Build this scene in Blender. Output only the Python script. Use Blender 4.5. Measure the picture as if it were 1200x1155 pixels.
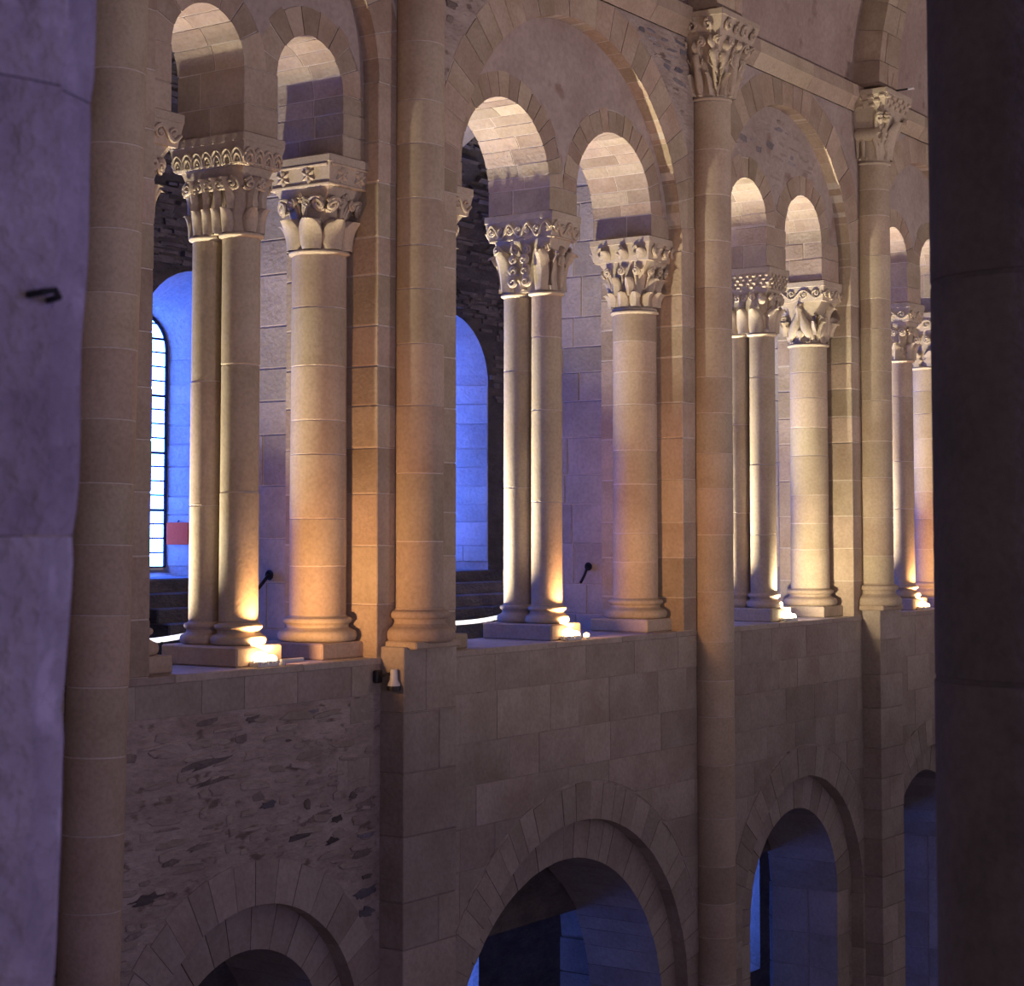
import bpy, bmesh, math, random
from mathutils import Vector, Matrix, noise
random.seed(7)
PI = math.pi
for o in list(bpy.data.objects): bpy.data.objects.remove(o)
SC = bpy.context.scene
COL = SC.collection

# ------------------------------------------------------------------ camera
FPX, PX, PY = 2200.0, 600.0, 500.0            # focal length and principal point in pixels of 1200x1155
PITCH = math.atan((625.0 - PY) / FPX)
TH = PI/2 - math.atan((2120.0 - PX) / FPX * math.cos(PITCH))
EYE = Vector((0, -8.4, 0.88))
FWD = Vector((math.sin(TH)*math.cos(PITCH), math.cos(TH)*math.cos(PITCH), math.sin(PITCH)))
RGT = Vector((math.cos(TH), -math.sin(TH), 0))
UPV = RGT.cross(FWD)
cam = bpy.data.cameras.new('camera')
camo = bpy.data.objects.new('camera', cam); COL.objects.link(camo)
cam.sensor_fit = 'HORIZONTAL'; cam.sensor_width = 36.0
cam.lens = FPX/1200.0*36.0
cam.shift_y = (PY - 577.5)/1200.0
cam.clip_end = 200; cam.clip_start = 0.02
m3 = Matrix((RGT, UPV, -FWD)).transposed()
camo.matrix_world = Matrix.Translation(EYE) @ m3.to_4x4()
cam.dof.use_dof = True; cam.dof.focus_distance = 15.0; cam.dof.aperture_fstop = 14.0
SC.camera = camo

# ------------------------------------------------------------------ world, exposure, large lights
SC.view_settings.view_transform = 'Standard'
SC.view_settings.look = 'None'
SC.view_settings.exposure = 0.0
SC.view_settings.gamma = 1.0
SC.view_settings.use_curve_mapping = False
world = bpy.data.worlds.new('world'); SC.world = world; world.use_nodes = True
bg = world.node_tree.nodes['Background']
bg.inputs[0].default_value = (0.62, 0.50, 0.62, 1); bg.inputs[1].default_value = 0.24

def area_light(name, loc, target, size, size_y, energy, color, parent=None, spread=None):
    l = bpy.data.lights.new(name, 'AREA'); l.shape = 'RECTANGLE'; l.size = size; l.size_y = size_y
    l.energy = energy; l.color = color
    if spread: l.spread = spread
    o = bpy.data.objects.new(name, l); COL.objects.link(o)
    d = (Vector(target) - Vector(loc)).normalized()
    o.rotation_euler = d.to_track_quat('-Z', 'Y').to_euler(); o.location = loc
    if parent: o.parent = parent
    return o
# blue daylight from the tall window in the near gallery behind the photographer
area_light('near_window_daylight', (3.4, -12.6, 1.6), (0.8, -7.2, 1.0), 0.9, 2.6, 120, (0.33, 0.28, 1.0))
# added unseen fill lights at the opposite sill, brightening upper wall and vault
for lx, le in ((6.0, 36), (13.0, 80), (20.0, 80)):
    area_light('nave_fill_light', (lx, -7.3, 0.3), (lx+1.0, -1.0, 6.0), 0.4, 0.3, le, (1.0, 0.78, 0.74), spread=math.radians(115))

# ------------------------------------------------------------------ materials
def nodes_of(name):
    m = bpy.data.materials.new(name); m.use_nodes = True
    nt = m.node_tree; return m, nt, nt.nodes, nt.links, nt.nodes['Principled BSDF']
def stone_mat(name, ca, cb, scale=2.0, fine=34.0, bump=0.35, rough=0.85, vary=0.22, spots=0.0, spotcol=(0.05,0.045,0.05), stretch=1.0, hue=0.012):
    m, nt, N, L, B = nodes_of(name)
    tc = N.new('ShaderNodeTexCoord'); oi = N.new('ShaderNodeObjectInfo')
    mul = N.new('ShaderNodeMath'); mul.operation = 'MULTIPLY'; mul.inputs[1].default_value = 53.0
    L.new(oi.outputs['Random'], mul.inputs[0])
    mp = N.new('ShaderNodeMapping'); mp.inputs['Scale'].default_value = (1, 1, stretch)
    L.new(tc.outputs['Object'], mp.inputs['Vector'])
    ad = N.new('ShaderNodeVectorMath'); ad.operation = 'ADD'
    L.new(mp.outputs[0], ad.inputs[0]); L.new(mul.outputs[0], ad.inputs[1])
    n1 = N.new('ShaderNodeTexNoise'); n1.inputs['Scale'].default_value = scale; n1.inputs['Detail'].default_value = 6; n1.inputs['Roughness'].default_value = 0.6
    n2 = N.new('ShaderNodeTexNoise'); n2.inputs['Scale'].default_value = fine; n2.inputs['Detail'].default_value = 4
    L.new(ad.outputs[0], n1.inputs['Vector']); L.new(ad.outputs[0], n2.inputs['Vector'])
    r = N.new('ShaderNodeValToRGB'); r.color_ramp.elements[0].position = 0.32; r.color_ramp.elements[1].position = 0.68
    r.color_ramp.elements[0].color = (*ca, 1); r.color_ramp.elements[1].color = (*cb, 1)
    L.new(n1.outputs['Fac'], r.inputs[0])
    mx = N.new('ShaderNodeMixRGB'); mx.blend_type = 'MULTIPLY'; mx.inputs[0].default_value = 0.26
    r2 = N.new('ShaderNodeValToRGB'); r2.color_ramp.elements[0].position = 0.30; r2.color_ramp.elements[1].position = 0.62
    r2.color_ramp.elements[0].color = (0.45, 0.43, 0.42, 1); r2.color_ramp.elements[1].color = (1.05, 1.05, 1.05, 1)
    L.new(n2.outputs['Fac'], r2.inputs[0]); L.new(r.outputs[0], mx.inputs[1]); L.new(r2.outputs[0], mx.inputs[2])
    hs = N.new('ShaderNodeHueSaturation')
    mr = N.new('ShaderNodeMapRange'); mr.inputs[3].default_value = 1.0 - vary; mr.inputs[4].default_value = 1.0 + vary
    L.new(oi.outputs['Random'], mr.inputs[0]); L.new(mr.outputs[0], hs.inputs['Value'])
    fr = N.new('ShaderNodeMath'); fr.operation = 'FRACT'
    L.new(mul.outputs[0], fr.inputs[0])
    mr2 = N.new('ShaderNodeMapRange'); mr2.inputs[3].default_value = 0.5 - hue; mr2.inputs[4].default_value = 0.5 + hue
    L.new(fr.outputs[0], mr2.inputs[0]); L.new(mr2.outputs[0], hs.inputs['Hue'])
    L.new(mx.outputs[0], hs.inputs['Color'])
    out = hs.outputs[0]
    if spots > 0:
        n3 = N.new('ShaderNodeTexNoise'); n3.inputs['Scale'].default_value = scale*2.6; n3.inputs['Detail'].default_value = 5
        L.new(ad.outputs[0], n3.inputs['Vector'])
        r3 = N.new('ShaderNodeValToRGB'); r3.color_ramp.elements[0].position = 1.0-spots-0.04; r3.color_ramp.elements[1].position = 1.0-spots+0.06
        r3.color_ramp.elements[0].color = (0,0,0,1); r3.color_ramp.elements[1].color = (1,1,1,1)
        L.new(n3.outputs['Fac'], r3.inputs[0])
        m2 = N.new('ShaderNodeMixRGB'); L.new(r3.outputs[0], m2.inputs[0]); L.new(out, m2.inputs[1]); m2.inputs[2].default_value = (*spotcol, 1)
        out = m2.outputs[0]
    L.new(out, B.inputs['Base Color'])
    B.inputs['Roughness'].default_value = rough; B.inputs['Specular IOR Level'].default_value = 0.25
    bn = N.new('ShaderNodeBump'); bn.inputs['Strength'].default_value = bump; bn.inputs['Distance'].default_value = 0.02
    sm = N.new('ShaderNodeMath'); sm.operation = 'ADD'
    L.new(n1.outputs['Fac'], sm.inputs[0]); L.new(n2.outputs['Fac'], sm.inputs[1])
    L.new(sm.outputs[0], bn.inputs['Height']); L.new(bn.outputs[0], B.inputs['Normal'])
    return m
def plain_mat(name, c, rough=0.5, metal=0.0, emit=None, es=0.0):
    m, nt, N, L, B = nodes_of(name)
    nz = N.new('ShaderNodeTexNoise'); nz.inputs['Scale'].default_value = 12; nz.inputs['Detail'].default_value = 3
    r = N.new('ShaderNodeValToRGB')
    r.color_ramp.elements[0].color = (*[x*0.75 for x in c], 1); r.color_ramp.elements[1].color = (*[min(1, x*1.15) for x in c], 1)
    L.new(nz.outputs['Fac'], r.inputs[0]); L.new(r.outputs[0], B.inputs['Base Color'])
    B.inputs['Roughness'].default_value = rough; B.inputs['Metallic'].default_value = metal
    if emit:
        B.inputs['Emission Color'].default_value = (*emit, 1); B.inputs['Emission Strength'].default_value = es
    return m
def glass_mat(name, c, es):
    m, nt, N, L, B = nodes_of(name)
    tc = N.new('ShaderNodeTexCoord'); nz = N.new('ShaderNodeTexNoise'); nz.inputs['Scale'].default_value = 5; nz.inputs['Detail'].default_value = 3
    L.new(tc.outputs['Object'], nz.inputs['Vector'])
    r = N.new('ShaderNodeValToRGB')
    r.color_ramp.elements[0].color = (c[0]*0.8, c[1]*0.85, c[2], 1); r.color_ramp.elements[1].color = (min(1,c[0]*1.2), min(1,c[1]*1.1), c[2], 1)
    L.new(nz.outputs['Fac'], r.inputs[0]); L.new(r.outputs[0], B.inputs['Emission Color'])
    B.inputs['Emission Strength'].default_value = es; B.inputs['Base Color'].default_value = (0.5, 0.6, 0.8, 1); B.inputs['Roughness'].default_value = 0.3
    return m

M = {}
M['shaft']   = stone_mat('limestone_shaft', (0.42,0.33,0.24), (0.54,0.45,0.35), 1.8, 40, 0.10, vary=0.10)
M['carved']  = stone_mat('limestone_carved', (0.46,0.38,0.29), (0.56,0.48,0.38), 3.0, 50, 0.15, vary=0.04, hue=0.003)
M['ashlar']  = stone_mat('limestone_ashlar', (0.38,0.30,0.22), (0.52,0.43,0.34), 2.2, 36, 0.35, vary=0.16)
M['vouss']   = stone_mat('limestone_voussoir', (0.37,0.28,0.20), (0.50,0.41,0.32), 2.6, 36, 0.30, vary=0.17)
M['mortar']  = stone_mat('lime_mortar', (0.58,0.51,0.44), (0.68,0.61,0.54), 3.0, 40, 0.30, vary=0.03)
M['plaster'] = stone_mat('old_render', (0.38,0.31,0.27), (0.52,0.45,0.41), 1.3, 22, 0.55, vary=0.06, spots=0.33, spotcol=(0.30,0.22,0.18))
M['vaultpl'] = stone_mat('vault_render', (0.34,0.26,0.23), (0.45,0.37,0.33), 1.2, 22, 0.30, vary=0.06, spots=0.36, spotcol=(0.25,0.18,0.16))
M['lower']   = stone_mat('limestone_lower', (0.34,0.28,0.23), (0.47,0.41,0.36), 1.9, 30, 0.35, vary=0.12)
M['rubblew'] = stone_mat('rubble_bedding', (0.33,0.27,0.23), (0.50,0.43,0.38), 2.4, 16, 0.95, vary=0.05, spots=0.36, spotcol=(0.20,0.155,0.13), stretch=2.2)
M['rubble']  = stone_mat('rubble_stone', (0.20,0.17,0.155), (0.34,0.285,0.25), 6.0, 40, 0.7, vary=0.38)
M['slate']   = stone_mat('blue_grey_slate', (0.13,0.125,0.15), (0.24,0.225,0.25), 7.0, 40, 0.7, vary=0.35)
M['paleslate'] = stone_mat('pale_slate', (0.23,0.21,0.22), (0.34,0.31,0.31), 5.0, 40, 0.6, vary=0.25)
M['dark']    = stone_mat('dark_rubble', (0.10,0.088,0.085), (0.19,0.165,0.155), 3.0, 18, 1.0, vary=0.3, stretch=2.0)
M['inner']   = stone_mat('gallery_ashlar', (0.36,0.31,0.27), (0.50,0.44,0.40), 2.0, 30, 0.4, vary=0.16)
M['near']    = stone_mat('rough_near_stone', (0.25,0.21,0.205), (0.46,0.40,0.375), 4.0, 46, 0.8, vary=0.04, spots=0.36, spotcol=(0.50,0.44,0.42))
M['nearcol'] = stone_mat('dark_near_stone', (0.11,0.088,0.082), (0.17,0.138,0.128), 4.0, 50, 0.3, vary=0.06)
M['floor']   = stone_mat('floor_flags', (0.22,0.19,0.17), (0.32,0.28,0.25), 2.0, 30, 0.3, vary=0.1)
M['iron']    = plain_mat('black_iron', (0.03,0.03,0.035), 0.5, 0.6)
M['white']   = plain_mat('white_enamel', (0.72,0.72,0.74), 0.4)
M['black']   = plain_mat('black_plastic', (0.02,0.02,0.022), 0.5)
M['red']     = plain_mat('red_board', (0.75,0.07,0.008), 0.9)
M['lens']    = plain_mat('lamp_lens', (1.0,0.8,0.55), 0.3, emit=(1.0,0.62,0.30), es=14.0)
M['lensw']   = plain_mat('lamp_lens_white', (1.0,0.9,0.7), 0.3, emit=(1.0,0.84,0.55), es=14.0)
M['strip']   = plain_mat('white_glow_strip', (0.8,0.8,0.8), 0.4, emit=(1.0,0.95,0.85), es=1.3)
M['glass']   = glass_mat('blue_daylit_glass', (0.055,0.16,1.0), 36.0)
M['glassa']  = glass_mat('blue_daylit_aisle_glass', (0.07,0.18,1.0), 15.0)

# ------------------------------------------------------------------ helpers
class MB:
    def __init__(s): s.v = []; s.f = []
    def add(s, vs, fs):
        b = len(s.v); s.v += [tuple(v) for v in vs]; s.f += [tuple(b+i for i in f) for f in fs]
        return s
    def box(s, x0, x1, y0, y1, z0, z1):
        return s.add([(x0,y0,z0),(x1,y0,z0),(x1,y1,z0),(x0,y1,z0),(x0,y0,z1),(x1,y0,z1),(x1,y1,z1),(x0,y1,z1)],
              [(0,3,2,1),(4,5,6,7),(0,1,5,4),(1,2,6,5),(2,3,7,6),(3,0,4,7)])
    def bbox(s, x0, x1, y0, y1, z0, z1, b=0.008):
        """box with all edges chamfered"""
        vs = []; cx, cy, cz = (x0+x1)/2, (y0+y1)/2, (z0+z1)/2
        X, Y, Z = (x1-x0)/2, (y1-y0)/2, (z1-z0)/2
        b = min(b, X*0.4, Y*0.4, Z*0.4)
        def pt(sx, sy, sz, ax):
            p = [sx*(X-b), sy*(Y-b), sz*(Z-b)]; p[ax] = (sx, sy, sz)[ax]*(X, Y, Z)[ax]
            return (cx+p[0], cy+p[1], cz+p[2])
        idx = {}
        for sx in (-1,1):
            for sy in (-1,1):
                for sz in (-1,1):
                    for ax in range(3):
                        idx[(sx,sy,sz,ax)] = len(vs); vs.append(pt(sx,sy,sz,ax))
        fs = []
        ring = [(-1,-1),(1,-1),(1,1),(-1,1)]
        for ax in range(3):
            for sg in (-1,1):
                q = []
                for (a, c) in ring:
                    k = [0,0,0]; k[ax] = sg; k[(ax+1)%3] = a; k[(ax+2)%3] = c
                    q.append(idx[(k[0],k[1],k[2],ax)])
                fs.append(tuple(q if sg > 0 else q[::-1]))
        for ax in range(3):
            b1, b2 = (ax+1)%3, (ax+2)%3
            for s1 in (-1,1):
                for s2 in (-1,1):
                    k0 = [0,0,0]; k0[ax] = -1; k0[b1] = s1; k0[b2] = s2
                    k1 = list(k0); k1[ax] = 1
                    q = [idx[(*k0,b1)], idx[(*k1,b1)], idx[(*k1,b2)], idx[(*k0,b2)]]
                    fs.append(tuple(q if s1*s2 < 0 else q[::-1]))
        for sx in (-1,1):
            for sy in (-1,1):
                for sz in (-1,1):
                    q = [idx[(sx,sy,sz,a)] for a in range(3)]
                    fs.append(tuple(q if sx*sy*sz > 0 else q[::-1]))
        return s.add(vs, fs)
    def lathe(s, prof, cx=0, cy=0, n=32):
        vs = []; fs = []
        for (r, z) in prof:
            for i in range(n):
                a = 2*PI*i/n; vs.append((cx+r*math.cos(a), cy+r*math.sin(a), z))
        for j in range(len(prof)-1):
            for i in range(n):
                k = (i+1) % n; fs.append((j*n+i, j*n+k, (j+1)*n+k, (j+1)*n+i))
        fs.append(tuple(range(n))[::-1]); fs.append(tuple((len(prof)-1)*n+i for i in range(n)))
        return s.add(vs, fs)
    def tube(s, pts, r, n=6):
        pts = [Vector(p) for p in pts]; vs = []; fs = []
        m = len(pts); rr = r if isinstance(r, (list, tuple)) else [r]*m
        t = (pts[1]-pts[0]).normalized()
        u = t.orthogonal().normalized()
        for i, p in enumerate(pts):
            t = (pts[min(i+1, m-1)] - pts[max(i-1, 0)]).normalized()
            u = (u - t*u.dot(t)).normalized(); w = t.cross(u)
            for k in range(n):
                a = 2*PI*k/n; vs.append(p + (u*math.cos(a)+w*math.sin(a))*rr[i])
        for i in range(m-1):
            for k in range(n):
                l = (k+1) % n; fs.append((i*n+k, i*n+l, (i+1)*n+l, (i+1)*n+k))
        fs.append(tuple(range(n))[::-1]); fs.append(tuple((m-1)*n+k for k in range(n)))
        return s.add(vs, fs)
    def grid(s, rows, close=False):
        nb, na = len(rows), len(rows[0]); vs = [p for r in rows for p in r]; fs = []
        for j in range(nb-1):
            for i in range(na if close else na-1):
                k = (i+1) % na; fs.append((j*na+i, j*na+k, (j+1)*na+k, (j+1)*na+i))
        return s.add(vs, fs)
    def blob(s, c, r, n=8):
        vs = []; fs = []; c = Vector(c); rx, ry, rz = r if isinstance(r, (tuple, list)) else (r, r, r)
        rows = []
        for j in range(n//2+1):
            a = -PI/2 + PI*j/(n//2)
            rows.append([c+Vector((rx*math.cos(a)*math.cos(2*PI*i/n), ry*math.cos(a)*math.sin(2*PI*i/n), rz*math.sin(a))) for i in range(n)])
        return s.grid(rows, True)

def link(o, parent):
    COL.objects.link(o)
    if parent is not None: o.parent = parent
    return o
def mk(name, mb, mat, parent=None, smooth=False, loc=None):
    me = bpy.data.meshes.new(name); me.from_pydata(mb.v, [], mb.f); me.update()
    if smooth:
        me.shade_smooth()
        try: me.set_sharp_from_angle(angle=math.radians(38))
        except Exception: pass
    me.materials.append(M[mat])
    o = bpy.data.objects.new(name, me); link(o, parent)
    if loc: o.location = loc
    return o
def thing(name, label, cat, loc=(0,0,0), group=None):
    o = bpy.data.objects.new(name, None); COL.objects.link(o); o.location = loc; o.empty_display_size = 0.1
    o['label'] = label; o['category'] = cat
    if group: o['group'] = group
    return o
def struct(name, mb, mat, label=None, smooth=False):
    o = mk(name, mb, mat, None, smooth); o['kind'] = 'structure'
    if label: o['label'] = label
    return o

def panel(mb, x0, x1, z0, z1, y0, y1, ops, n=28):
    """solid slab between y0 (front) and y1 (back) with arched openings (cx, r, zspring, zbot)"""
    ops = sorted(ops); cuts = [x0]
    for (cx, r, zs, zb) in ops: cuts += [cx-r, cx+r]
    cuts.append(x1)
    def quad(xa, za, xb, zb_, xc, zc, xd, zd):
        for y, rev in ((y0, False), (y1, True)):
            q = [(xa,y,za),(xb,y,zb_),(xc,y,zc),(xd,y,zd)]
            mb.add(q[::-1] if rev else q, [(0,1,2,3)])
    for i in range(0, len(cuts), 2):
        if cuts[i+1]-cuts[i] > 1e-5: quad(cuts[i], z0, cuts[i+1], z0, cuts[i+1], z1, cuts[i], z1)
    for (cx, r, zs, zb) in ops:
        arc = [(cx - r*math.cos(PI*i/n), zs + r*math.sin(PI*i/n)) for i in range(n+1)]
        for (a, b) in zip(arc, arc[1:]):
            quad(a[0], a[1], b[0], b[1], b[0], z1, a[0], z1)
            mb.add([(a[0],y0,a[1]),(a[0],y1,a[1]),(b[0],y1,b[1]),(b[0],y0,b[1])], [(0,1,2,3)])
        if zb > z0 + 1e-6:
            quad(cx-r, z0, cx+r, z0, cx+r, zb, cx-r, zb)
            mb.add([(cx-r,y0,zb),(cx+r,y0,zb),(cx+r,y1,zb),(cx-r,y1,zb)], [(0,1,2,3)])
        zz = max(zb, z0)
        for x, fl in ((cx-r, 1), (cx+r, 0)):
            q = [(x,y0,zz),(x,y1,zz),(x,y1,zs),(x,y0,zs)]
            mb.add(q if fl else q[::-1], [(0,1,2,3)])
    mb.add([(x0,y0,z1),(x1,y0,z1),(x1,y1,z1),(x0,y1,z1)], [(0,1,2,3)])
    mb.add([(x0,y0,z0),(x0,y1,z0),(x0,y1,z1),(x0,y0,z1)], [(3,2,1,0)])
    mb.add([(x1,y0,z0),(x1,y1,z0),(x1,y1,z1),(x1,y0,z1)], [(0,1,2,3)])
    return mb

def slab(poly, mapf, h, gap=0.006, bev=0.006, sink=0.02):
    """a stone: 2D outline (u,v) shrunk by a joint, standing h proud of the surface given by mapf(u,v,h)"""
    us = [p[0] for p in poly]; vs = [p[1] for p in poly]
    cu, cv = (min(us)+max(us))/2, (min(vs)+max(vs))/2
    eu, ev = max(max(us)-min(us), 1e-4), max(max(vs)-min(vs), 1e-4)
    def shrink(d): return [(cu+(u-cu)*max(0.2, 1-2*d/eu), cv+(v-cv)*max(0.2, 1-2*d/ev)) for (u, v) in poly]
    a, b = shrink(gap/2), shrink(gap/2+bev); n = len(poly)
    V = [mapf(u, v, -sink) for (u, v) in a] + [mapf(u, v, h-bev*0.6) for (u, v) in a] + [mapf(u, v, h) for (u, v) in b]
    F = []
    for k in range(2):
        for i in range(n):
            j = (i+1) % n; F.append((k*n+i, k*n+j, (k+1)*n+j, (k+1)*n+i))
    F.append(tuple(2*n+i for i in range(n)))
    return MB().add(V, F)
fmap = lambda y0: (lambda u, v, h: (u, y0-h, v))           # a wall facing the nave
def wedge(cx, cz, r0, r1, a0, a1, y0, y1, n=3):
    """voussoir: angles measured from +X"""
    V = []; F = []
    for i in range(n+1):
        a = a0+(a1-a0)*i/n; c, s = math.cos(a), math.sin(a)
        V += [(cx+r0*c,y0,cz+r0*s),(cx+r1*c,y0,cz+r1*s),(cx+r1*c,y1,cz+r1*s),(cx+r0*c,y1,cz+r0*s)]
    for i in range(n):
        b = i*4
        for k in range(4):
            l = (k+1) % 4; F.append((b+k, b+4+k, b+4+l, b+l))
    F.append((0,1,2,3)); F.append((n*4+3,n*4+2,n*4+1,n*4))
    return MB().add(V, F)
def ring(parent, cx, cz, r, t, y0, y1, count, mat, name='voussoir', a0=0.0, a1=PI, split=False, gap=0.008, jit=0.004):
    """arch ring of separate voussoirs"""
    ws = [random.uniform(0.8, 1.2) for _ in range(count)]; tot = sum(ws); a = a0
    for i, w in enumerate(ws):
        b = a+(a1-a0)*w/tot; g = gap/2/r
        parts = [(y0, y1)]
        if split:
            ym = y0+(y1-y0)*random.uniform(0.35, 0.65); parts = [(y0, ym-gap/2), (ym+gap/2, y1)]
        for k, (ya, yb) in enumerate(parts):
            j = random.uniform(-jit, jit)
            mk(name, wedge(cx, cz, r+random.uniform(0, jit), r+t+random.uniform(-0.02, 0.02), a+g, b-g, ya+(j if k == 0 else 0), yb), mat, parent)
        a = b

# ------------------------------------------------------------------ layout (metres; sill of the gallery is z = 0)
PIER = [7.78, 10.84, 15.30, 18.97, 22.35, 25.9, 29.4, 33.0]          # pier axes
GA = {1:(9.37,1.11,4.14), 2:(13.167,1.737,3.46), 3:(17.124,1.457,3.748), 4:(20.655,1.295,3.90), 5:(24.12,1.35,3.85), 6:(27.65,1.35,3.85), 7:(31.2,1.38,3.82), 0:(5.9,1.35,3.85)}
SUB = {1:[(8.871,.337,4.012),(9.893,.347,4.012)], 2:[(12.297,.618,3.765),(13.959,.623,3.766)], 3:[(16.475,.40,3.99),(17.727,.427,3.971)],
       4:[(20.10,.36,4.03),(21.21,.36,4.03)], 5:[(23.53,.39,4.0),(24.71,.39,4.0)], 6:[(27.06,.39,4.0),(28.24,.39,4.0)], 7:[(30.6,.40,3.99),(31.8,.40,3.99)], 0:[(5.31,.39,4.0),(6.49,.39,4.0)]}
LOWO = {1:(9.236,1.074,-2.612), 2:(13.169,1.779,-3.255), 3:(17.364,1.38,-2.939), 4:(20.75,1.25,-2.80), 5:(24.12,1.4,-2.95), 6:(27.65,1.4,-2.95), 7:(31.2,1.45,-3.0), 0:(5.9,1.3,-2.9)}
LOWI = {1:(9.285,.797,-2.648), 2:(13.113,1.60,-3.40), 3:(17.38,.985,-2.877), 4:(20.75,.90,-2.75), 5:(24.12,1.05,-2.9), 6:(27.65,1.05,-2.9), 7:(31.2,1.1,-2.95), 0:(5.9,.95,-2.85)}
ZF = -6.5                       # nave floor
YS0, YS1 = 0.14, 0.74           # twin-arch screen
YB = 0.87                       # back of the nave wall
YO = 4.3                        # outer wall of gallery and aisle
ZC = 5.45                       # underside of cornice
NAVE_R = 3.75
BAYS = range(0, 8)
PX0 = 4.2
def edges(k):
    a = PIER[k-1] if k > 0 else PX0
    return a, PIER[k]

# ------------------------------------------------------------------ nave wall, gallery storey
wg = MB()
for k in BAYS:
    xa, xb = edges(k); cx, r, zs = GA[k]
    panel(wg, xa, xb, 0.0, ZC+0.3, 0.0, YS0, [(cx, r+0.005, zs, 0.0)])
    # screen under the great arch
    subs = [(c, q+0.005, z, 3.55) for (c, q, z) in SUB[k]]
    panel(wg, cx-r-0.02, cx+r+0.02, 3.55, ZC+0.3, YS0, YS1, subs)
    # masonry behind the jambs
    wg.box(xa, cx-r-0.005, YS0, YB-0.004, 0.0, ZC+0.3)
    wg.box(cx+r+0.005, xb, YS0, YB-0.004, 0.0, ZC+0.3)
wall_gallery = struct('wall_gallery', wg, 'mortar', 'pale stone upper nave wall pierced by twin arched gallery openings')
# rendered tympana and spandrels get their own skin of render
def skin(parent, x0, x1, z0, z1, y, ops, mat, name='render_coat', t=0.006):
    p = MB(); panel(p, x0, x1, z0, z1, y-t, y+0.004, ops); return mk(name, p, mat, parent)

# jamb stones of the piers between the bays
def courses(z0, z1, lo=0.27, hi=0.42):
    z = z0; out = []
    while z < z1-0.05:
        h = random.uniform(lo, hi)
        if z1-(z+h) < lo*0.6: h = z1-z
        out.append((z, min(z+h, z1))); z += h
    return out
for k in range(0, 6):
    xp = PIER[k]; xl = GA[k][0]+GA[k][1]; xr = GA[k+1][0]-GA[k+1][1]; g = 0.004
    ztop_l = GA[k][2]; ztop_r = GA[k+1][2]
    for (za, zb) in courses(0.0, ztop_l):
        ym = random.choice((0.36, 0.46, 0.58, 0.30))
        j = random.uniform(-0.004, 0.004)
        mk('ashlar_block', MB().bbox(xl+j, xp, -0.005+random.uniform(-.002,.002), ym-g, za+g, zb-g, 0.006), 'ashlar', wall_gallery)
        mk('ashlar_block', MB().bbox(xl+random.uniform(-.004,.004), xp, ym+g, YB, za+g, zb-g, 0.006), 'ashlar', wall_gallery)
    for (za, zb) in courses(0.0, ztop_r):
        mk('ashlar_block', MB().bbox(xp+0.006, xr+random.uniform(-.004,.004), -0.005+random.uniform(-.002,.002), YB, za+g, zb-g, 0.006), 'ashlar', wall_gallery)

# great arches, sub arches
for k in (1, 2, 3, 4):
    cx, r, zs = GA[k]
    ring(wall_gallery, cx, zs, r, 0.33 if k != 1 else 0.30, -0.006, YS0+0.01, max(12, int(r*PI/0.20)), 'vouss')
    for (c, q, z) in SUB[k]:
        ring(wall_gallery, c, z, q, 0.21, YS0-0.007, YS1+0.012, max(8, int(q*PI/0.12)), 'vouss', split=True)
    # stilted imposts: courses of blocks between abacus and springing
    spans = [(cx-r, SUB[k][0][0]-SUB[k][0][1]), (SUB[k][0][0]+SUB[k][0][1], SUB[k][1][0]-SUB[k][1][1]), (SUB[k][1][0]+SUB[k][1][1], cx+r)]
    for i, (a, b) in enumerate(spans):
        zt = SUB[k][0][2] if i == 0 else SUB[k][1][2]
        a2, b2 = (a-0.0 if i else a+0.002), b
        for (za, zb) in courses(3.56, zt, 0.16, 0.26):
            ym = random.uniform(0.34, 0.56)
            for (ya, yb) in ((YS0-0.012, ym-0.004), (ym+0.004, YS1+0.012)):
                mk('impost_block', MB().bbox(a2+random.uniform(-.003,.003), b2+random.uniform(-.003,.003), ya, yb, za+0.003, zb-0.004, 0.005), 'ashlar', wall_gallery)

# render on the tympana (inside the great arch, above the sub arches)
for k in (1, 2, 3, 4, 5):
    cx, r, zs = GA[k]; p = MB(); y = YS0-0.006; n = 60
    rows = []
    for i in range(n+1):
        x = cx-r+0.012 + (2*r-0.024)*i/n
        lo = 3.75
        for (c, q, z) in SUB[k]:
            e = q+0.205
            if abs(x-c) < e: lo = max(lo, z+math.sqrt(e*e-(x-c)**2))
        lo = max(lo, min(z for (_, _, z) in SUB[k]))
        hi = zs+math.sqrt(max(0, r*r-(x-cx)**2))+0.01
        rows.append((x, min(lo, hi), hi))
    for (a, b) in zip(rows, rows[1:]):
        if a[2]-a[1] > 1e-4 or b[2]-b[1] > 1e-4:
            p.add([(a[0],y,a[1]),(b[0],y,b[1]),(b[0],y,b[2]),(a[0],y,a[2])], [(0,1,2,3)])
    mk('tympanum_render', p, 'plaster', wall_gallery)

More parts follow.
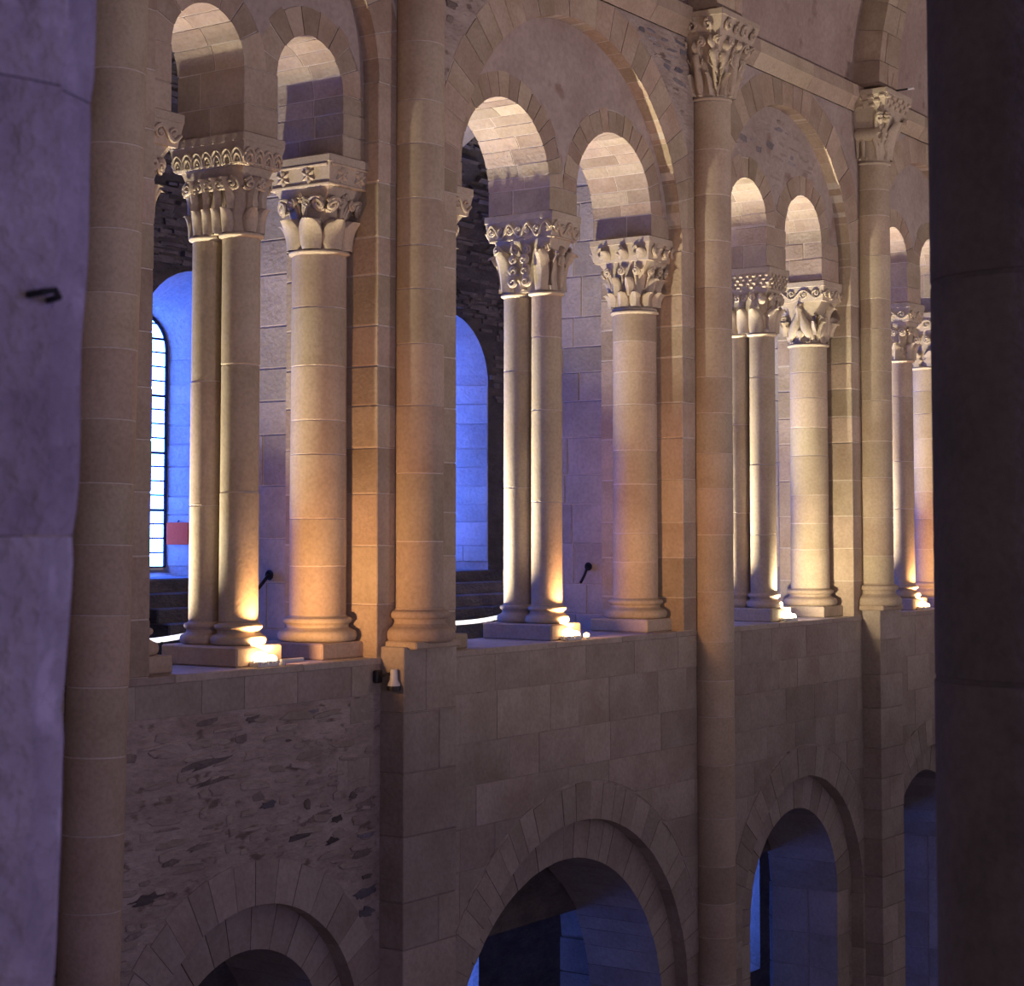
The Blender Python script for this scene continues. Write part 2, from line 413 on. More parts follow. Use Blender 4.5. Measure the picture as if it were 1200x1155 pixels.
# spandrels above the great arches: render coat with rubble showing through
def arc_floor(x, cx, e, cz): return cz+math.sqrt(e*e-(x-cx)**2) if abs(x-cx) < e else -99.0
def rubble(parent, x0, x1, z0, z1, y, count, keep, mats, wlo=0.06, whi=0.26, hlo=0.025, hhi=0.075, h=(0.006, 0.022), tilt=0.06, name='rubble_stone'):
    """irregular stones bedded in mortar, none overlapping another"""
    done = []; tries = 0
    while len(done) < count and tries < count*40:
        tries += 1
        w = random.uniform(wlo, whi); q = random.uniform(hlo, hhi); u = random.uniform(x0+w/2, x1-w/2); v = random.uniform(z0+q/2, z1-q/2)
        if not all(keep(u+du*w/2, v+dv*q/2) for du in (-1, 0, 1) for dv in (-1, 0, 1)): continue
        if any(abs(u-a)*2 < w+c+0.012 and abs(v-b)*2 < q+d+0.010 for (a, b, c, d) in done): continue
        done.append((u, v, w, q)); n = 9; poly = []; t = random.uniform(-tilt, tilt)
        for i in range(n):
            a = 2*PI*(i+random.uniform(-.25, .25))/n; rr = random.uniform(0.62, 1.10)
            pu, pv = abs(math.cos(a))**0.6*math.copysign(1, math.cos(a))*w/2*rr, abs(math.sin(a))**0.7*math.copysign(1, math.sin(a))*q/2*rr
            poly.append((u+pu, v+pv+pu*t))
        mk(name, slab(poly, fmap(y), random.uniform(*h), 0.0, 0.008), random.choice(mats), parent)
for k in (1, 2, 3, 4, 5):
    cx, r, zs = GA[k]; xa, xb = edges(k); p = MB(); y = -0.006; n = 64; e = r+0.325
    xs = [xa+(xb-xa)*i/n for i in range(n+1)]
    for (a, b) in zip(xs, xs[1:]):
        la, lb = max(arc_floor(a, cx, e, zs), zs), max(arc_floor(b, cx, e, zs), zs)
        p.add([(a,y,la),(b,y,lb),(b,y,ZC+.1),(a,y,ZC+.1)], [(0,1,2,3)])
    mk('spandrel_render', p, 'rubblew' if k == 2 else 'plaster', wall_gallery)
cx, r, zs = GA[2]
rubble(wall_gallery, 13.9, 15.02, 4.2, 5.40, -0.006, 34, lambda u, v: math.hypot(u-cx, v-zs) > r+0.36, ('slate','paleslate','slate','rubblew'), 0.12, 0.34, 0.025, 0.06, h=(0.002, 0.010), tilt=0.14)
rubble(wall_gallery, 11.25, 12.4, 4.4, 5.40, -0.006, 12, lambda u, v: math.hypot(u-cx, v-zs) > r+0.36, ('rubble','rubble','slate'), 0.07, 0.26, 0.03, 0.075)
c3 = GA[3]
def in_tymp3(u, v):
    return math.hypot(u-c3[0], v-c3[2]) < c3[1]-0.06 and v > 4.15 and all(math.hypot(u-c, v-z) > q+0.24 for (c, q, z) in SUB[3])
rubble(wall_gallery, 15.8, 18.5, 4.2, 5.15, YS0-0.006, 30, in_tymp3, ('paleslate','rubblew','rubblew','plaster'), 0.10, 0.36, 0.03, 0.10, h=(0.001, 0.006), tilt=0.12)

# ------------------------------------------------------------------ nave wall, lower arcade
wa = MB()
for k in BAYS:
    xa, xb = edges(k)
    cx, r, zs = LOWO[k]; panel(wa, xa, xb, ZF, -0.002, 0.0, 0.13, [(cx, r+0.005, zs, ZF)])
    cx, r, zs = LOWI[k]; panel(wa, xa, xb, ZF, -0.002, 0.13, YB, [(cx, r+0.005, zs, ZF)])
wall_arcade = struct('wall_arcade', wa, 'rubblew', 'dim lower nave wall with stepped round arches and patchy masonry')
for k in (1, 2, 3, 4):
    cx, r, zs = LOWO[k]; ring(wall_arcade, cx, zs, r, 0.30, -0.006, 0.14, int(r*PI/0.17), 'lower', jit=0.003, gap=0.006)
    cx, r, zs = LOWI[k]; ring(wall_arcade, cx, zs, r, 0.34, 0.118, YB+0.01, int(r*PI/0.17), 'lower', jit=0.003, gap=0.006)
    # jamb blocks below the springing
    for side in (-1, 1):
        for (cx, r, zs), ya, yb in ((LOWO[k], -0.010, 0.14), (LOWI[k], 0.12, YB+0.01)):
            for (za, zb) in courses(-5.2, zs, 0.30, 0.45):
                x0, x1 = sorted((cx+side*r, cx+side*(r+0.28)))
                sp = [(ya, yb)] if yb < 0.3 else [(ya, 0.45), (0.458, yb)]
                for (p, q) in sp:
                    mk('jamb_block', MB().bbox(x0, x1, p, q, za+.003, zb-.003, 0.006), 'lower', wall_arcade)
# coursed facing of the lower wall
def facing(parent, x0, x1, z0, z1, y, mat, floorf, lo=0.26, hi=0.40, wlo=0.35, whi=0.75, h=0.004, skip=0.0, name='ashlar_block', gap=0.007):
    for (za, zb) in courses(z0, z1, lo, hi):
        x = x0-random.uniform(0, 0.2)
        while x < x1:
            w = random.uniform(wlo, whi); a, b = max(x, x0), min(x+w, x1); x += w
            if b-a < 0.06 or random.random() < skip: continue
            n = 10; bot = []
            for i in range(n+1):
                u = a+(b-a)*i/n; bot.append((u, min(max(za, floorf(u)), zb)))
            if max(zb-v for (_, v) in bot) < 0.05: continue
            if all(abs(v-za) < 1e-6 for (_, v) in bot): poly = [(a, za), (b, za), (b, zb), (a, zb)]
            else:
                keep = [q for q in bot if q[1] < zb-1e-4]
                if len(keep) < 2: continue
                i0, i1 = bot.index(keep[0]), bot.index(keep[-1])
                keep = bot[max(0, i0-1):min(n, i1+1)+1]
                if keep[-1][0]-keep[0][0] < 0.06: continue
                poly = keep+[(keep[-1][0], zb), (keep[0][0], zb)] if keep[-1][1] < zb-1e-4 and keep[0][1] < zb-1e-4 else \
                       keep+([(keep[0][0], zb)] if keep[0][1] < zb-1e-4 else [(keep[-1][0], zb)] if keep[-1][1] < zb-1e-4 else [])
                if len(poly) < 3: continue
            mk(name, slab(poly, fmap(y), h+random.uniform(-.002, .003), gap, 0.003), mat, parent)
for k in (2, 3, 4):
    xa, xb = edges(k); cx, r, zs = LOWO[k]; e = r+0.32
    facing(wall_arcade, xa+.1, xb-.1, -4.4, -0.004, 0.0, 'lower', lambda u: arc_floor(u, cx, e, zs) if abs(u-cx) < e else -99, 0.28, 0.40, 0.4, 0.85, gap=0.005)
    # below the springing the flanks run down beside the jamb blocks
cx1, r1, zs1 = LOWO[1]
facing(wall_arcade, 7.9, 10.53, -0.26, -0.004, 0.0, 'lower', lambda u: -99, 0.25, 0.26, 0.35, 0.6)
facing(wall_arcade, 10.05, 10.53, -0.9, -0.27, 0.0, 'lower', lambda u: -99, 0.2, 0.3, 0.22, 0.30, skip=0.45)
rubble(wall_arcade, 7.95, 10.52, -2.6, -0.28, 0.0, 120, lambda u, v: math.hypot(u-cx1, v-zs1) > r1+0.33, ('rubble','rubblew','rubblew','rubblew','rubblew','lower','lower'), 0.06, 0.34, 0.022, 0.085, h=(0.001, 0.014), tilt=0.12)

DARK_SPOTS = [(8.79,-0.57,0.46,0.064), (9.88,-1.04,0.31,0.069), (9.83,-0.80,0.20,0.052), (9.36,-0.90,0.18,0.056), (9.70,-1.14,0.31,0.045), (9.39,-1.06,0.12,0.056), (10.34,-1.35,0.23,0.059), (10.36,-1.63,0.28,0.083), (8.25,-1.34,0.30,0.072), (8.15,-1.55,0.18,0.061), (10.36,-1.02,0.28,0.095), (10.37,-1.23,0.23,0.047), (9.20,-0.33,0.16,0.050), (8.83,-0.69,0.39,0.043), (10.29,-0.91,0.17,0.047), (10.38,-1.76,0.19,0.082), (10.01,-1.22,0.16,0.058), (8.70,-1.09,0.23,0.037), (8.46,-1.15,0.19,0.042), (9.78,-0.33,0.16,0.029), (10.06,-1.08,0.13,0.047)]
for i, (u, v, w, q) in enumerate(DARK_SPOTS):  # dark stones, plus hollows whose shade is put in dark flat slabs
    poly = []
    for j in range(15):
        a = 2*PI*(j+random.uniform(-.3, .3))/15; rr = random.uniform(.5, 1.12)
        pu = abs(math.cos(a))**.7*math.copysign(1, math.cos(a))*w/2*rr; poly.append((u+pu, v+abs(math.sin(a))**.8*math.copysign(1, math.sin(a))*q/2*rr+pu*.10))
    mk('dark_stone_hollow', slab(poly, fmap(0.0), random.uniform(.005, .009), 0.0, .004), ('dark', 'rubble', 'rubble', 'slate')[i % 4], wall_arcade)
# sill of the gallery: long slabs on top of the lower wall
sl = 7.6
while sl < 24:
    w = random.uniform(0.8, 1.3)
    mk('sill_slab', MB().bbox(sl+.003, sl+w-.003, -0.012, YB, -0.05, 0.0, 0.006), 'lower', wall_arcade); sl += w

# pilasters below the alternate columns
for k in (1, 3, 5):
    xp = PIER[k]+(0.0 if k == 1 else 0.10)
    hw = 0.315 if k == 1 else 0.29
    mk('pilaster_core', MB().box(xp-hw+.012, xp+hw-.012, -0.20, 0.0, ZF, 0.06), 'mortar', wall_arcade)
    for (za, zb) in courses(-4.6, 0.08, 0.30, 0.46):
        if random.random() < 0.5:
            mk('pilaster_block', MB().bbox(xp-hw, xp+hw, -0.215, 0.02, za+.003, zb-.003, 0.006), 'lower', wall_arcade)
        else:
            xm = xp+random.uniform(-.12, .12)
            mk('pilaster_block', MB().bbox(xp-hw, xm-.003, -0.215, 0.02, za+.003, zb-.003, 0.006), 'lower', wall_arcade)
            mk('pilaster_block', MB().bbox(xm+.003, xp+hw, -0.215+random.uniform(-.003,.003), 0.02, za+.003, zb-.003, 0.006), 'lower', wall_arcade)

# ------------------------------------------------------------------ cornice, nave vault, transverse arches
co = MB(); co.box(PX0, PIER[-1], -0.02, 0.1, ZC, ZC+0.3)
cornice = struct('trim_1', co, 'mortar', 'moulded stone string course below the vault')
x = PX0+3
while x < 27:
    w = random.uniform(0.7, 1.2)
    prof = [(0.05, ZC), (-0.025, ZC), (-0.105, ZC+0.12), (-0.115, ZC+0.13), (-0.115, ZC+0.255), (0.05, ZC+0.262)]
    V = [(x+.003, p[0], p[1]) for p in prof]+[(x+w-.003, p[0], p[1]) for p in prof]; n = len(prof)
    F = [(i, (i+1) % n, n+(i+1) % n, n+i) for i in range(n)]+[tuple(range(n))[::-1], tuple(range(n, 2*n))]
    mk('cornice_stone', MB().add(V, F), 'ashlar', cornice); x += w
ZV = ZC+0.26
v = MB(); n = 28
rows = [[(x, -NAVE_R+NAVE_R*math.cos(a), ZV+NAVE_R*math.sin(a)) for a in [PI*0.62*i/n for i in range(n+1)]] for x in (PX0, PIER[-1])]
v.grid(rows)
rows2 = [[(p[0], -NAVE_R+(p[1]+NAVE_R)*1.08, ZV+(p[2]-ZV)*1.08) for p in r_] for r_ in rows]
v.grid([rows2[1], rows2[0]])
ceiling = struct('ceiling', v, 'vaultpl', 'plastered barrel vault over the nave', smooth=True)
for k in (1, 2, 3, 4, 5):
    xp = PIER[k]; hw = 0.25; a = 0.0; i = 0
    while a < PI*0.60:
        b = a+random.uniform(0.075, 0.105)
        for (xa, xb) in ((xp-hw, xp+random.uniform(-.12, .12)),):
            for (p, q) in ((xa, xb), (xb, xp+hw)):
                V = []; R0, R1 = NAVE_R-0.30+random.uniform(-.004, .004), NAVE_R+0.02
                for aa in (a+0.001, b-0.001):
                    for (xx, RR) in ((p+.003, R0), (q-.003, R0), (q-.003, R1), (p+.003, R1)):
                        V.append((xx, -NAVE_R+RR*math.cos(aa), ZV+RR*math.sin(aa)))
                F = [(0,3,2,1),(4,5,6,7),(0,1,5,4),(1,2,6,5),(2,3,7,6),(3,0,4,7)]
                mk('transverse_voussoir', MB().add(V, F), 'vouss', ceiling)
        a = b
    V = MB(); rows = []
    for i in range(30):
        aa = PI*0.6*i/29; rows.append([(xx, -NAVE_R+RR*math.cos(aa), ZV+RR*math.sin(aa)) for (xx, RR) in ((xp-hw+.012, NAVE_R+.02), (xp-hw+.012, NAVE_R-.285), (xp+hw-.012, NAVE_R-.285), (xp+hw-.012, NAVE_R+.02))])
    mk('transverse_core', V.grid(rows), 'mortar', ceiling)

# ------------------------------------------------------------------ gallery and aisle interior
def niche(mb, cx, zb0, zs0, r0, zb1, zs1, r1, y0, y1, n=18):
    def outline(c, zb, zs, r, y):
        return [(c-r, y, zb)]+[(c-r*math.cos(PI*i/n), y, zs+r*math.sin(PI*i/n)) for i in range(n+1)]+[(c+r, y, zb)]
    A, B = outline(cx, zb0, zs0, r0, y0), outline(cx, zb1, zs1, r1, y1); m = len(A)
    mb.add(A+B, [(i, m+i, m+i+1, i+1) for i in range(m-1)]+[(m-1, 2*m-1, m, 0)])
BC = {k: (GA[k][0] if k else 5.9) for k in BAYS}; BC[2] = 13.085; BC[3] = 17.12
wo = MB(); wo2 = MB()
for k in BAYS:
    xa, xb = edges(k)
    panel(wo, xa, xb, -0.5, 4.6, YO, YO+0.05, [(BC[k], 0.80, 2.60, 0.09)])
    panel(wo2, xa, xb, ZF, -0.6, YO, YO+0.05, [(BC[k], 0.62, -3.2, -5.4)])
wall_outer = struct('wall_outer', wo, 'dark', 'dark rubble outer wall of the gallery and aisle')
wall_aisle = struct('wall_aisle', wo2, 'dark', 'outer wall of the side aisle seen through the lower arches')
def glass_window(idx, cx, zb, zs, r, y, detailed, gm='glass'):
    """tall round-headed window: iron frame, saddle bars and separate panes"""
    fr = MB(); n = 14; pts = [(cx-r, y, zb)]+[(cx-r*math.cos(PI*i/n), y, zs+r*math.sin(PI*i/n)) for i in range(n+1)]+[(cx+r, y, zb), (cx-r, y, zb)]
    fr.tube(pts, 0.022, 6)
    w = struct('window_%d' % idx, fr, 'iron', 'tall round-headed leaded window glowing pale blue')
    top = zs+r; zz = zb; i = 0
    while zz < top-0.03:
        h = 0.142 if detailed else 0.30; thick = (i % 4 == 3)
        za, z1 = zz+0.008, min(zz+h-(0.020 if thick else 0.008), top-0.01)
        def half(z): return r-0.012 if z <= zs else math.sqrt(max(0.0, (r-0.012)**2-(z-zs)**2))
        L_, m_ = [], 5
        for j in range(m_+1):
            z = za+(z1-za)*j/m_; L_.append((half(z), z))
        poly = [(cx+h_, z) for (h_, z) in L_]+[(cx-h_, z) for (h_, z) in reversed(L_)]
        V = [(u, y-0.006, z) for (u, z) in poly]+[(u, y+0.006, z) for (u, z) in poly]; q = len(poly)
        F = [tuple(range(q)), tuple(range(q, 2*q))[::-1]]+[(j, q+j, q+(j+1) % q, (j+1) % q) for j in range(q)]
        mk('pane', MB().add(V, F), gm, w)
        if z1 < top-0.06:
            hb = half(z1)
            bt = 0.020 if thick else 0.007
            mk('saddle_bar', MB().box(cx-hb, cx+hb, y-0.016, y+0.012, z1, z1+(bt if thick else 0.016)), 'iron', w)
        zz += h; i += 1
    return w
wi = 1
for k in (1, 2, 3, 4, 5, 6):
    nb = MB(); niche(nb, BC[k], 0.09, 2.60, 0.80, 0.52, 2.68, 0.37, YO, 5.10)
    emb = mk('embrasure', nb, 'inner', wall_outer)
    # stones of the right and left splays and of the sill
    for side in ((1, -1) if k in (2, 3) else ()):
        def sp(u, v, h, c=BC[k], sd=side):
            f = u; xx = c+sd*(0.80-0.43*f); yy = YO+0.80*f
            nx, ny = -sd*0.88, -0.47
            return (xx+nx*h, yy+ny*h, v)
        for (za, zb) in courses(0.55, 2.62, 0.17, 0.30):
            cuts = [0.0, random.uniform(0.3, 0.6), 1.0]
            for (a, b) in zip(cuts, cuts[1:]):
                po = [(a, za), (b, za), (b, zb), (a, zb)]
                if side > 0: po = po[::-1]
                mk('splay_stone', slab(po, sp, random.uniform(0.004, 0.014), 0.012, 0.006), 'inner', wall_outer)
    glass_window(wi, BC[k], 0.55, 2.70, 0.355, 5.08, k == 2); wi += 1
    # steps up to the window
    for s in range(5):
        mk('window_step', MB().bbox(BC[k]-0.86-0.02*s, BC[k]+0.86+0.02*s, YO-0.06-0.17*(s+1)+0.16, YO+0.62-0.1*s, -0.45, 0.46-0.13*s, 0.012), 'dark', wall_outer)
for k in (1, 2, 3, 4, 5, 6, 7):
    nb = MB(); niche(nb, BC[k], -5.4, -3.2, 0.62, -5.0, -3.1, 0.36, YO, 5.0)
    mk('embrasure', nb, 'inner', wall_outer)
    glass_window(wi, BC[k], -4.98, -3.1, 0.345, 4.98, False, 'glassa'); wi += 1

fl = MB(); fl.box(PX0, PIER[-1], YB, YO+0.1, -0.62, -0.45)
struct('floor_gallery', fl, 'floor', 'dark stone floor of the gallery')
ff = MB(); ff.box(PX0-6, PIER[-1]+2, -8.4, YO+0.1, ZF-0.2, ZF)
struct('floor', ff, 'floor', 'stone floor of the nave and aisle')
# half-barrel vault of the gallery
gv = MB(); rows = []; nx = 90; ny = 14
def vp(a): return (YO-(YO-YB)*(1-math.cos(a)), 3.45+2.35*math.sin(a))
for i in range(nx+1):
    xx = PX0+(PIER[-1]-PX0)*i/nx; row = []
    for j in range(ny+1):
        yy, zz = vp(PI/2*j/ny); d = noise.noise(Vector((xx*1.7, yy*1.7, zz*1.7)))*0.05; row.append((xx, yy, zz+d))
    rows.append(row)
gv.grid(rows[::-1]); 
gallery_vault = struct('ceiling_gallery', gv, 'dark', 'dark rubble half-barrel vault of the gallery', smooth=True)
rb = MB()
for i in range(2600):
    xx = random.uniform(8, 26); a = random.uniform(0.0, 1.25); yy, zz = vp(a)
    w, q = random.uniform(.06, .2), random.uniform(.012, .03)
    t = Vector((0, -(YO-YB)*math.sin(a), 2.35*math.cos(a))).normalized(); nrm = Vector((0, t.z, -t.y)); nrm = -nrm if nrm.y > 0 or nrm.z > 0 and nrm.y > -0.01 else nrm
    if nrm.z > 0: nrm = -nrm
    c = Vector((xx, yy, zz)); h = random.uniform(0.01, 0.07)
    V = []
    for hh in (-0.05, h):
        for (du, dv) in ((-1, -1), (1, -1), (1, 1), (-1, 1)):
            V.append(c+Vector((du*w*random.uniform(.8, 1.1), 0, 0))+t*dv*q*random.uniform(.7, 1.2)+nrm*hh)
    rb.add(V, [(0,3,2,1),(4,5,6,7),(0,1,5,4),(1,2,6,5),(2,3,7,6),(3,0,4,7)])
for i in range(1500):           # and of the outer wall above the niches
    xx = random.uniform(8, 26); zz = random.uniform(2.3, 4.2)
    kk = [k for k in BAYS if edges(k)[0] <= xx <= edges(k)[1]]
    if kk and math.hypot(xx-BC[kk[0]], max(0, zz-2.6)) < 0.92: continue
    w, q, h = random.uniform(.05, .18), random.uniform(.012, .03), random.uniform(.01, .05)
    rb.box(xx-w, xx+w, YO-h, YO+.02, zz-q, zz+q)
o = mk('vault_rubble', rb, 'dark', gallery_vault); o['kind'] = 'stuff'
# gallery side of the piers: pilaster and transverse rib
for k in range(1, 6):
    xp = PIER[k]; hw = 0.27
    mk('gallery_pilaster_core', MB().box(xp-hw+.01, xp+hw-.01, YB-.01, 1.62, -0.45, 4.6), 'mortar', wall_gallery)
    for (za, zb) in courses(-0.45, 4.2, 0.24, 0.40):
        ym = random.uniform(1.1, 1.4)
        for (p, q) in ((YB+.002, ym-.004), (ym+.004, 1.63)):
            mk('pilaster_block', MB().bbox(xp-hw, xp+hw, p, q, za+.004, zb-.004, 0.006), 'inner', wall_gallery)
    for i in range(12):
        a0, a1 = PI/2*i/12, PI/2*(i+1)/12-0.006; V = []
        for a in (a0, a1):
            for (xx, sc) in ((xp-hw, 0.86), (xp+hw, 0.86), (xp+hw, 1.0), (xp-hw, 1.0)):
                yy, zz = vp(a); V.append((xx, YB+(yy-YB)*sc, 3.45+(zz-3.45)*sc))
        mk('rib_voussoir', MB().add(V, [(0,3,2,1),(4,5,6,7),(0,1,5,4),(1,2,6,5),(2,3,7,6),(3,0,4,7)]), 'inner', gallery_vault)
    mk('outer_pilaster', MB().bbox(xp-hw, xp+hw, YO-0.45, YO+.02, -0.45, 4.0, 0.01), 'dark', wall_outer)
    # aisle: pier projection and transverse arch
    for (za, zb) in courses(ZF, -2.9, 0.34, 0.5):
        ye = 1.40 if k == 2 else 1.07; ym = random.uniform(0.94, 1.0)
        for (p, q) in ((YB+.01, ym-.004), (ym+.004, ye)):
            mk('aisle_pier_block', MB().bbox(xp-0.30, xp+0.30, p, q, za+.004, zb-.004, 0.006), 'inner', wall_arcade)
    ye = 1.40 if k == 2 else 1.07
    mk('aisle_pier_core', MB().box(xp-.28, xp+.28, YB-.01, ye-.02, ZF, -2.9), 'mortar', wall_arcade)
    cy = (ye+YO)/2; R = cy-ye; cnt = 18
    for i in range(cnt):
        a0, a1 = PI*i/cnt, PI*(i+1)/cnt-0.006; V = []
        for a in (a0, a1):
            for (xx, RR) in ((xp-.27, R), (xp+.27, R), (xp+.27, R+.30), (xp-.27, R+.30)):
                V.append((xx, cy-RR*math.cos(a), -2.9+RR*math.sin(a)))
        mk('aisle_voussoir', MB().add(V, [(0,3,2,1),(4,5,6,7),(0,1,5,4),(1,2,6,5),(2,3,7,6),(3,0,4,7)]), 'inner', wall_arcade)
av = MB(); rows = []
for i in range(2):
    xx = (PX0, PIER[-1])[i]; rows.append([(xx, 2.6-1.75*math.cos(PI*j/20), -2.5+1.75*math.sin(PI*j/20)) for j in range(21)])
av.grid(rows)
struct('ceiling_aisle', av, 'dark', 'vault of the side aisle', smooth=True)
struct('wall_west', MB().box(PX0-0.3, PX0, -0.2, YO+0.1, ZF, 6.2), 'dark', 'added end wall shutting stray light out of gallery and aisle')  # put in to stop ambient light leaking in at this end
struct('wall_shade_block', MB().box(2.3, 3.0, -4.4, 0.4, ZF, 8.0), 'lower', 'added unseen block shading the left-facing sides of the nave wall')  # added out of view to darken the left-facing sides
struct('wall_east', MB().box(PIER[-1], PIER[-1]+0.3, -8.4, YO+1, ZF, 10), 'lower', 'far end wall of the nave')

# ------------------------------------------------------------------ carved capitals
class Bell:
    """square-topped, round-footed block with faces 0 left, 1 front, 2 right, 3 back; s in -1..1 along a face, t in 0..1 up"""
    def __init__(s, cx, cy, z0, z1, r, L, hx, hy, pw=2.0, rect=False):
        s.c = (cx, cy); s.z0, s.z1, s.r, s.L, s.hx, s.hy, s.pw, s.rect = z0, z1, r, L, hx, hy, pw, rect
    def top(s, k, a, hx, hy):
        return ((-hx, -a*hy), (a*hx, -hy), (hx, a*hy), (-a*hx, hy))[k]
    def bot(s, k, a):
        if s.rect: return s.top(k, a, s.r, s.r+s.L)
        c = (PI, 1.5*PI, 0.0, PI/2)[k]; r, L = s.r, s.L
        if k in (1, 3):
            f = c+a*PI/4; return (r*math.cos(f), r*math.sin(f)+(-L if k == 1 else L))
        arc = r*PI/4; tot = arc*2+2*L; d = (a+1)/2*tot; sg = -1 if k == 0 else 1
        if d < arc: f, off = c-PI/4+d/r, -sg*L
        elif d > arc+2*L: f, off = c+(d-arc-2*L)/r, sg*L
        else: f, off = c, -sg*L+sg*(d-arc)
        return (r*math.cos(f), r*math.sin(f)+off)
    def P(s, k, a, t):
        while a > 1: k, a = (k+1) % 4, a-2
        while a < -1: k, a = (k-1) % 4, a+2
        w = t**s.pw if t > 0 else 0.0; b = s.bot(k, a); q = s.top(k, a, s.hx, s.hy)
        return Vector((s.c[0]+b[0]*(1-w)+q[0]*w, s.c[1]+b[1]*(1-w)+q[1]*w, s.z0+(s.z1-s.z0)*t))
    def Q(s, k, a, t, h):
        e = 0.02; da = s.P(k, min(a+e, 0.999), t)-s.P(k, max(a-e, -0.999), t); dt = s.P(k, a, min(t+e, 1))-s.P(k, a, max(t-e, 0))
        n = da.cross(dt); n = n.normalized() if n.length > 1e-9 else Vector((0, -1, 0))
        return s.P(k, a, t)+n*h
    def half(s, k, t):
        return max(0.02, (s.P(k, 0.999, t)-s.P(k, -0.999, t)).length/2)
    def U(s, k, u, v, h):                       # metric: u metres from the face axis, v metres above the foot
        t = v/(s.z1-s.z0); return s.Q(k, u/s.half(k, min(max(t, 0), 1)), min(max(t, 0), 1), h)
    def solid(s, nf=10, nt=9):
        mb = MB(); rows = []
        for j in range(nt+1):
            rows.append([s.P(k, -1+2*i/nf, j/nt) for k in range(4) for i in range(nf)])
        mb.grid(rows, True); m = 4*nf
        mb.f.append(tuple(range(m))[::-1]); mb.f.append(tuple(nt*m+i for i in range(m)))
        return mb

def leaf(B, k, u0, v0, v1, w, curl=0.03, rib=True, lobes=0, base=0.008, tipdrop=0.10, lean=0.0, fat=0.018):
    """carved leaf lying on the bell with its tip curling outwards"""
    na, nb = 8, 11; rows = []; H = v1-v0; fat *= 1.7; curl *= 1.7; base += .006
    for j in range(nb+1):
        b = j/nb
        sh = (0.62+0.38*math.sin(PI*min(1, b*0.9+0.12))) * math.sqrt(max(0.0, 1-max(0, (b-0.62)/0.38)**2.2))
        if lobes: sh *= 0.86+0.14*math.cos(b*PI*2*lobes)
        row = []
        for i in range(na+1):
            a = -1+2*i/na
            h = base+fat*(1-a*a)+curl*b**3*(1-0.35*a*a)
            if rib: h += 0.007*math.exp(-(a/0.16)**2)-0.004*math.exp(-((abs(a)-0.5)/0.18)**2)
            if abs(a) > 0.99: h = base*0.2+curl*b**3*0.55
            vv = v0+H*(b if b < 0.9 else 0.9+(b-0.9)*0.2)-(tipdrop*H*max(0, b-0.88)/0.12 if b > 0.88 else 0)
            row.append(B.U(k, u0+a*w*sh+lean*b, vv, h))
        rows.append(row)
    rows.append([B.U(k, u0+(-1+2*i/na)*w*0.25+lean, v0+H*0.80, 0.0) for i in range(na+1)])
    return MB().grid(rows)
def volute(B, k, u0, v0, r, turns=1.6, hand=1, h=0.02, tr=0.010, stem=None):
    pts = []; n = int(16*turns); tr *= 1.35; h = h*1.6+.008
    if stem:
        for i in range(6):
            f = i/6.0; pts.append(B.U(k, stem[0]+(u0+hand*0-stem[0])*f*f, stem[1]+(v0+r-stem[1])*(1-(1-f)**1.6), h*f+0.004))
    for i in range(n+1):
        f = i/n; a = PI/2-hand*2*PI*turns*f; rr = r*(1-0.82*f)
        pts.append(B.U(k, u0+rr*math.cos(a), v0+rr*math.sin(a), h+0.012*f))
    return MB().tube(pts, tr, 6)
def rosette(B, k, u0, v0, r, petals=5, h=0.004):
    mb = MB()
    for i in range(petals):
        a = PI/2+2*PI*i/petals
        rows = []
        for j in range(5):
            b = j/4; wd = r*0.36*math.sin(PI*(0.12+0.86*b))
            row = []
            for q in (-1, 0, 1):
                uu = u0+math.cos(a)*r*(0.12+0.88*b)-math.sin(a)*wd*q; vv = v0+math.sin(a)*r*(0.12+0.88*b)+math.cos(a)*wd*q
                row.append(B.U(k, uu, vv, h+(0.012 if q == 0 else 0.0)-(0.004 if j in (0, 4) else 0)))
            rows.append(row)
        mb.grid(rows)
    mb.blob(B.U(k, u0, v0, h+0.006), r*0.22, 6)
    return mb
def scroll(B, k, v0, amp, n, tr=0.010, h=0.010):
    tr *= 1.25
    """running vine: wave with a spiral in every hollow"""
    mb = MB(); L = B.half(k, 0.6)*0.96; pts = []
    for i in range(12*n+1):
        u = -L+2*L*i/(12*n); pts.append(B.U(k, u, v0+amp*math.sin(PI*i/12), h))
    mb.tube(pts, tr, 6)
    for i in range(n):
        u = -L+2*L*(i+0.5)/n; sg = 1 if i % 2 == 0 else -1
        R = min(L/n*0.72, amp*1.15); p = []
        for j in range(15):
            f = j/14; a = sg*PI/2+sg*f*2.6*PI; rr = R*(1-0.8*f); p.append(B.U(k, u+rr*math.cos(a), v0-sg*amp*0.12+rr*math.sin(a)*0.9, h))
        mb.tube(p, tr*0.8, 5)
        mb.blob(B.U(k, u, v0-sg*amp*0.1, h), tr*1.3, 6)
    return mb
def loops(B, k, v0, v1, n, tr=0.011, h=0.010):
    """row of interlaced round arches"""
    mb = MB(); L = B.half(k, 0.6)*0.97; w = 2*L/n
    for i in range(n):
        u = -L+w*(i+0.5)
        for q in (0.58, 0.36):
            p = [B.U(k, u-w*q*math.cos(PI*j/9), v0+(v1-v0)*(q/0.58)*math.sin(PI*j/9), h) for j in range(10)]
            mb.tube(p, tr, 5)
        mb.blob(B.U(k, u, v0+(v1-v0)*0.25, h), 0.010, 6)
    return mb
